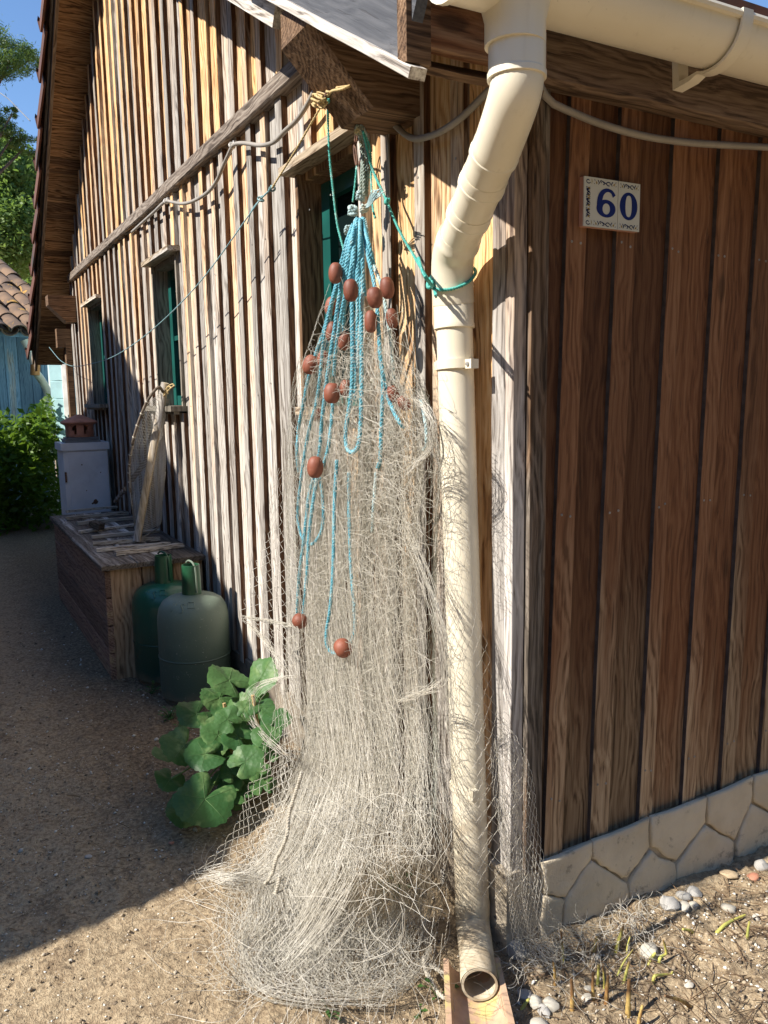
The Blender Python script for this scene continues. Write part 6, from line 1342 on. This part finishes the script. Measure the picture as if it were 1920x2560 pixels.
tb_ = treep(-60, 1000, 20); bz = lambda px_, py_, Y, br, bh_: tuple(np.array(treep(px_, py_, Y))-np.array([tb_[0], tb_[1], 0]))+(br, bh_)
tree('pine_tree', 'tall pine with dark needle clumps against the blue sky', (tb_[0], tb_[1], 0), 11.5, 0.22, [bz(-10, 130, 20, 0.65, 0.42), bz(40, 140, 20.3, 0.45, 0.33), bz(20, 165, 19.6, 0.5, 0.28), bz(75, 150, 20.5, .35, .3), bz(-80, 110, 20, 0.8, 0.5), bz(30, 345, 20, 0.35, 0.22), bz(65, 365, 20.2, 0.4, 0.2), bz(5, 320, 20, 0.3, 0.2), bz(-60, 300, 20.4, .7, .4), bz(-120, 200, 21, .9, .6), bz(30, 285, 19.8, .16, .12)], 22000, 0.055, M_pine, 200, 0.1, 0.16)
tb_ = treep(-30, 1000, 26)
tree('broadleaf_tree', 'pale green birch like tree standing behind the tiled roof', (tb_[0], tb_[1], 0), 8.5, 0.16, [bz(10, 430, 26, 0.9, 1.0), bz(55, 470, 26.5, 0.8, 0.9), bz(35, 560, 25.5, 1.0, 1.0), bz(-40, 500, 26, 1.1, 1.2), bz(75, 560, 27, 0.9, .9), bz(0, 370, 26, .45, .6), bz(15, 620, 26, 1.2, .9)], 26000, 0.085, M_tree, 300, 0.3, 0.5)
tb_ = treep(95, 1000, 30)
tree('broadleaf_tree', 'fuller green tree half hidden by the cabin verge', (tb_[0], tb_[1], 0), 8.0, 0.18, [bz(90, 480, 30, 1.2, 1.1), bz(60, 600, 30, 1.4, 1.2), bz(140, 560, 31, 1.5, 1.3), bz(100, 700, 30, 1.6, 1.2), bz(20, 690, 31, 1.5, 1.2)], 16000, 0.10, M_tree, 400, 0.3, 0.5)
m = MB(); m.tube(smooth_path([ony(-300, 40, 16), ony(0, 232, 13), ony(45, 272, 11.8), ony(75, 302, 11)], 30), 0.008, 5); tag(m.build('overhead_wire', M_slate, None), 'dark overhead wire crossing the sky left of the verge', 'wire')

# neighbour across the path (left of the frame): its gable throws the shade over path, crate and bottles
nb_h = thing('neighbour_cabin', 'gabled cabin across the path whose shadow falls on the gable', 'cabin', (-5.5, 4.1, 0))
D0 = -3.0; pk = (4.479+0.06*3.0, 1.881+0.9*3.0); ez1 = 0.9*2.5; ey1 = 0.66+0.06*2.5; ey2 = 2*pk[0]-ey1
sk = np.array([-0.96, -0.24, 0])*5.5
tri = [np.array([D0, ey1, ez1]), np.array([D0, ey2, pk[1]-0.56*(ey2-pk[0])]), np.array([D0, pk[0], pk[1]])]
th = np.array([0, 0, -0.10]); m = MB()
def slab4(a, b, m): m.prism([a, b, b+sk, a+sk], th)
slab4(tri[0], tri[2], m); slab4(tri[2], tri[1], m); rel(m.build('roof', M_tile, nb_h), nb_h)
wy1, wy2 = ey1+0.30, ey2-0.3; z1 = np.interp(wy1, [ey1, pk[0]], [ez1, pk[1]])-0.1; z2 = pk[1]-0.56*(wy2-pk[0])-0.1; xg = D0-0.25
m = MB(); m.prism([np.array([xg, wy1, 0]), np.array([xg, wy2, 0]), np.array([xg, wy2, z2]), np.array([xg, pk[0], pk[1]-.1]), np.array([xg, wy1, z1])], sk*0.9); rel(m.build('wall', M_rwall, nb_h), nb_h)
# added ring of foliage, out of frame: cuts the skylight so shade stays dark
r = np.random.default_rng(9); n = 9000; az = np.radians(r.uniform(130, 395, n)); rad = r.uniform(17, 24, n)
P = np.stack([rad*np.cos(az), 2+rad*np.sin(az), (r.uniform(0, 1, n)**0.8)*(8.5+2.0*np.sin(az*7)+1.2*np.sin(az*19))], 1)
o = leaf_cloud('forest', M_screen, P, 0.75, None, 0.0, 91, 0.6); tag(o, 'dense green wood surrounding the clearing', 'forest', kind='stuff')
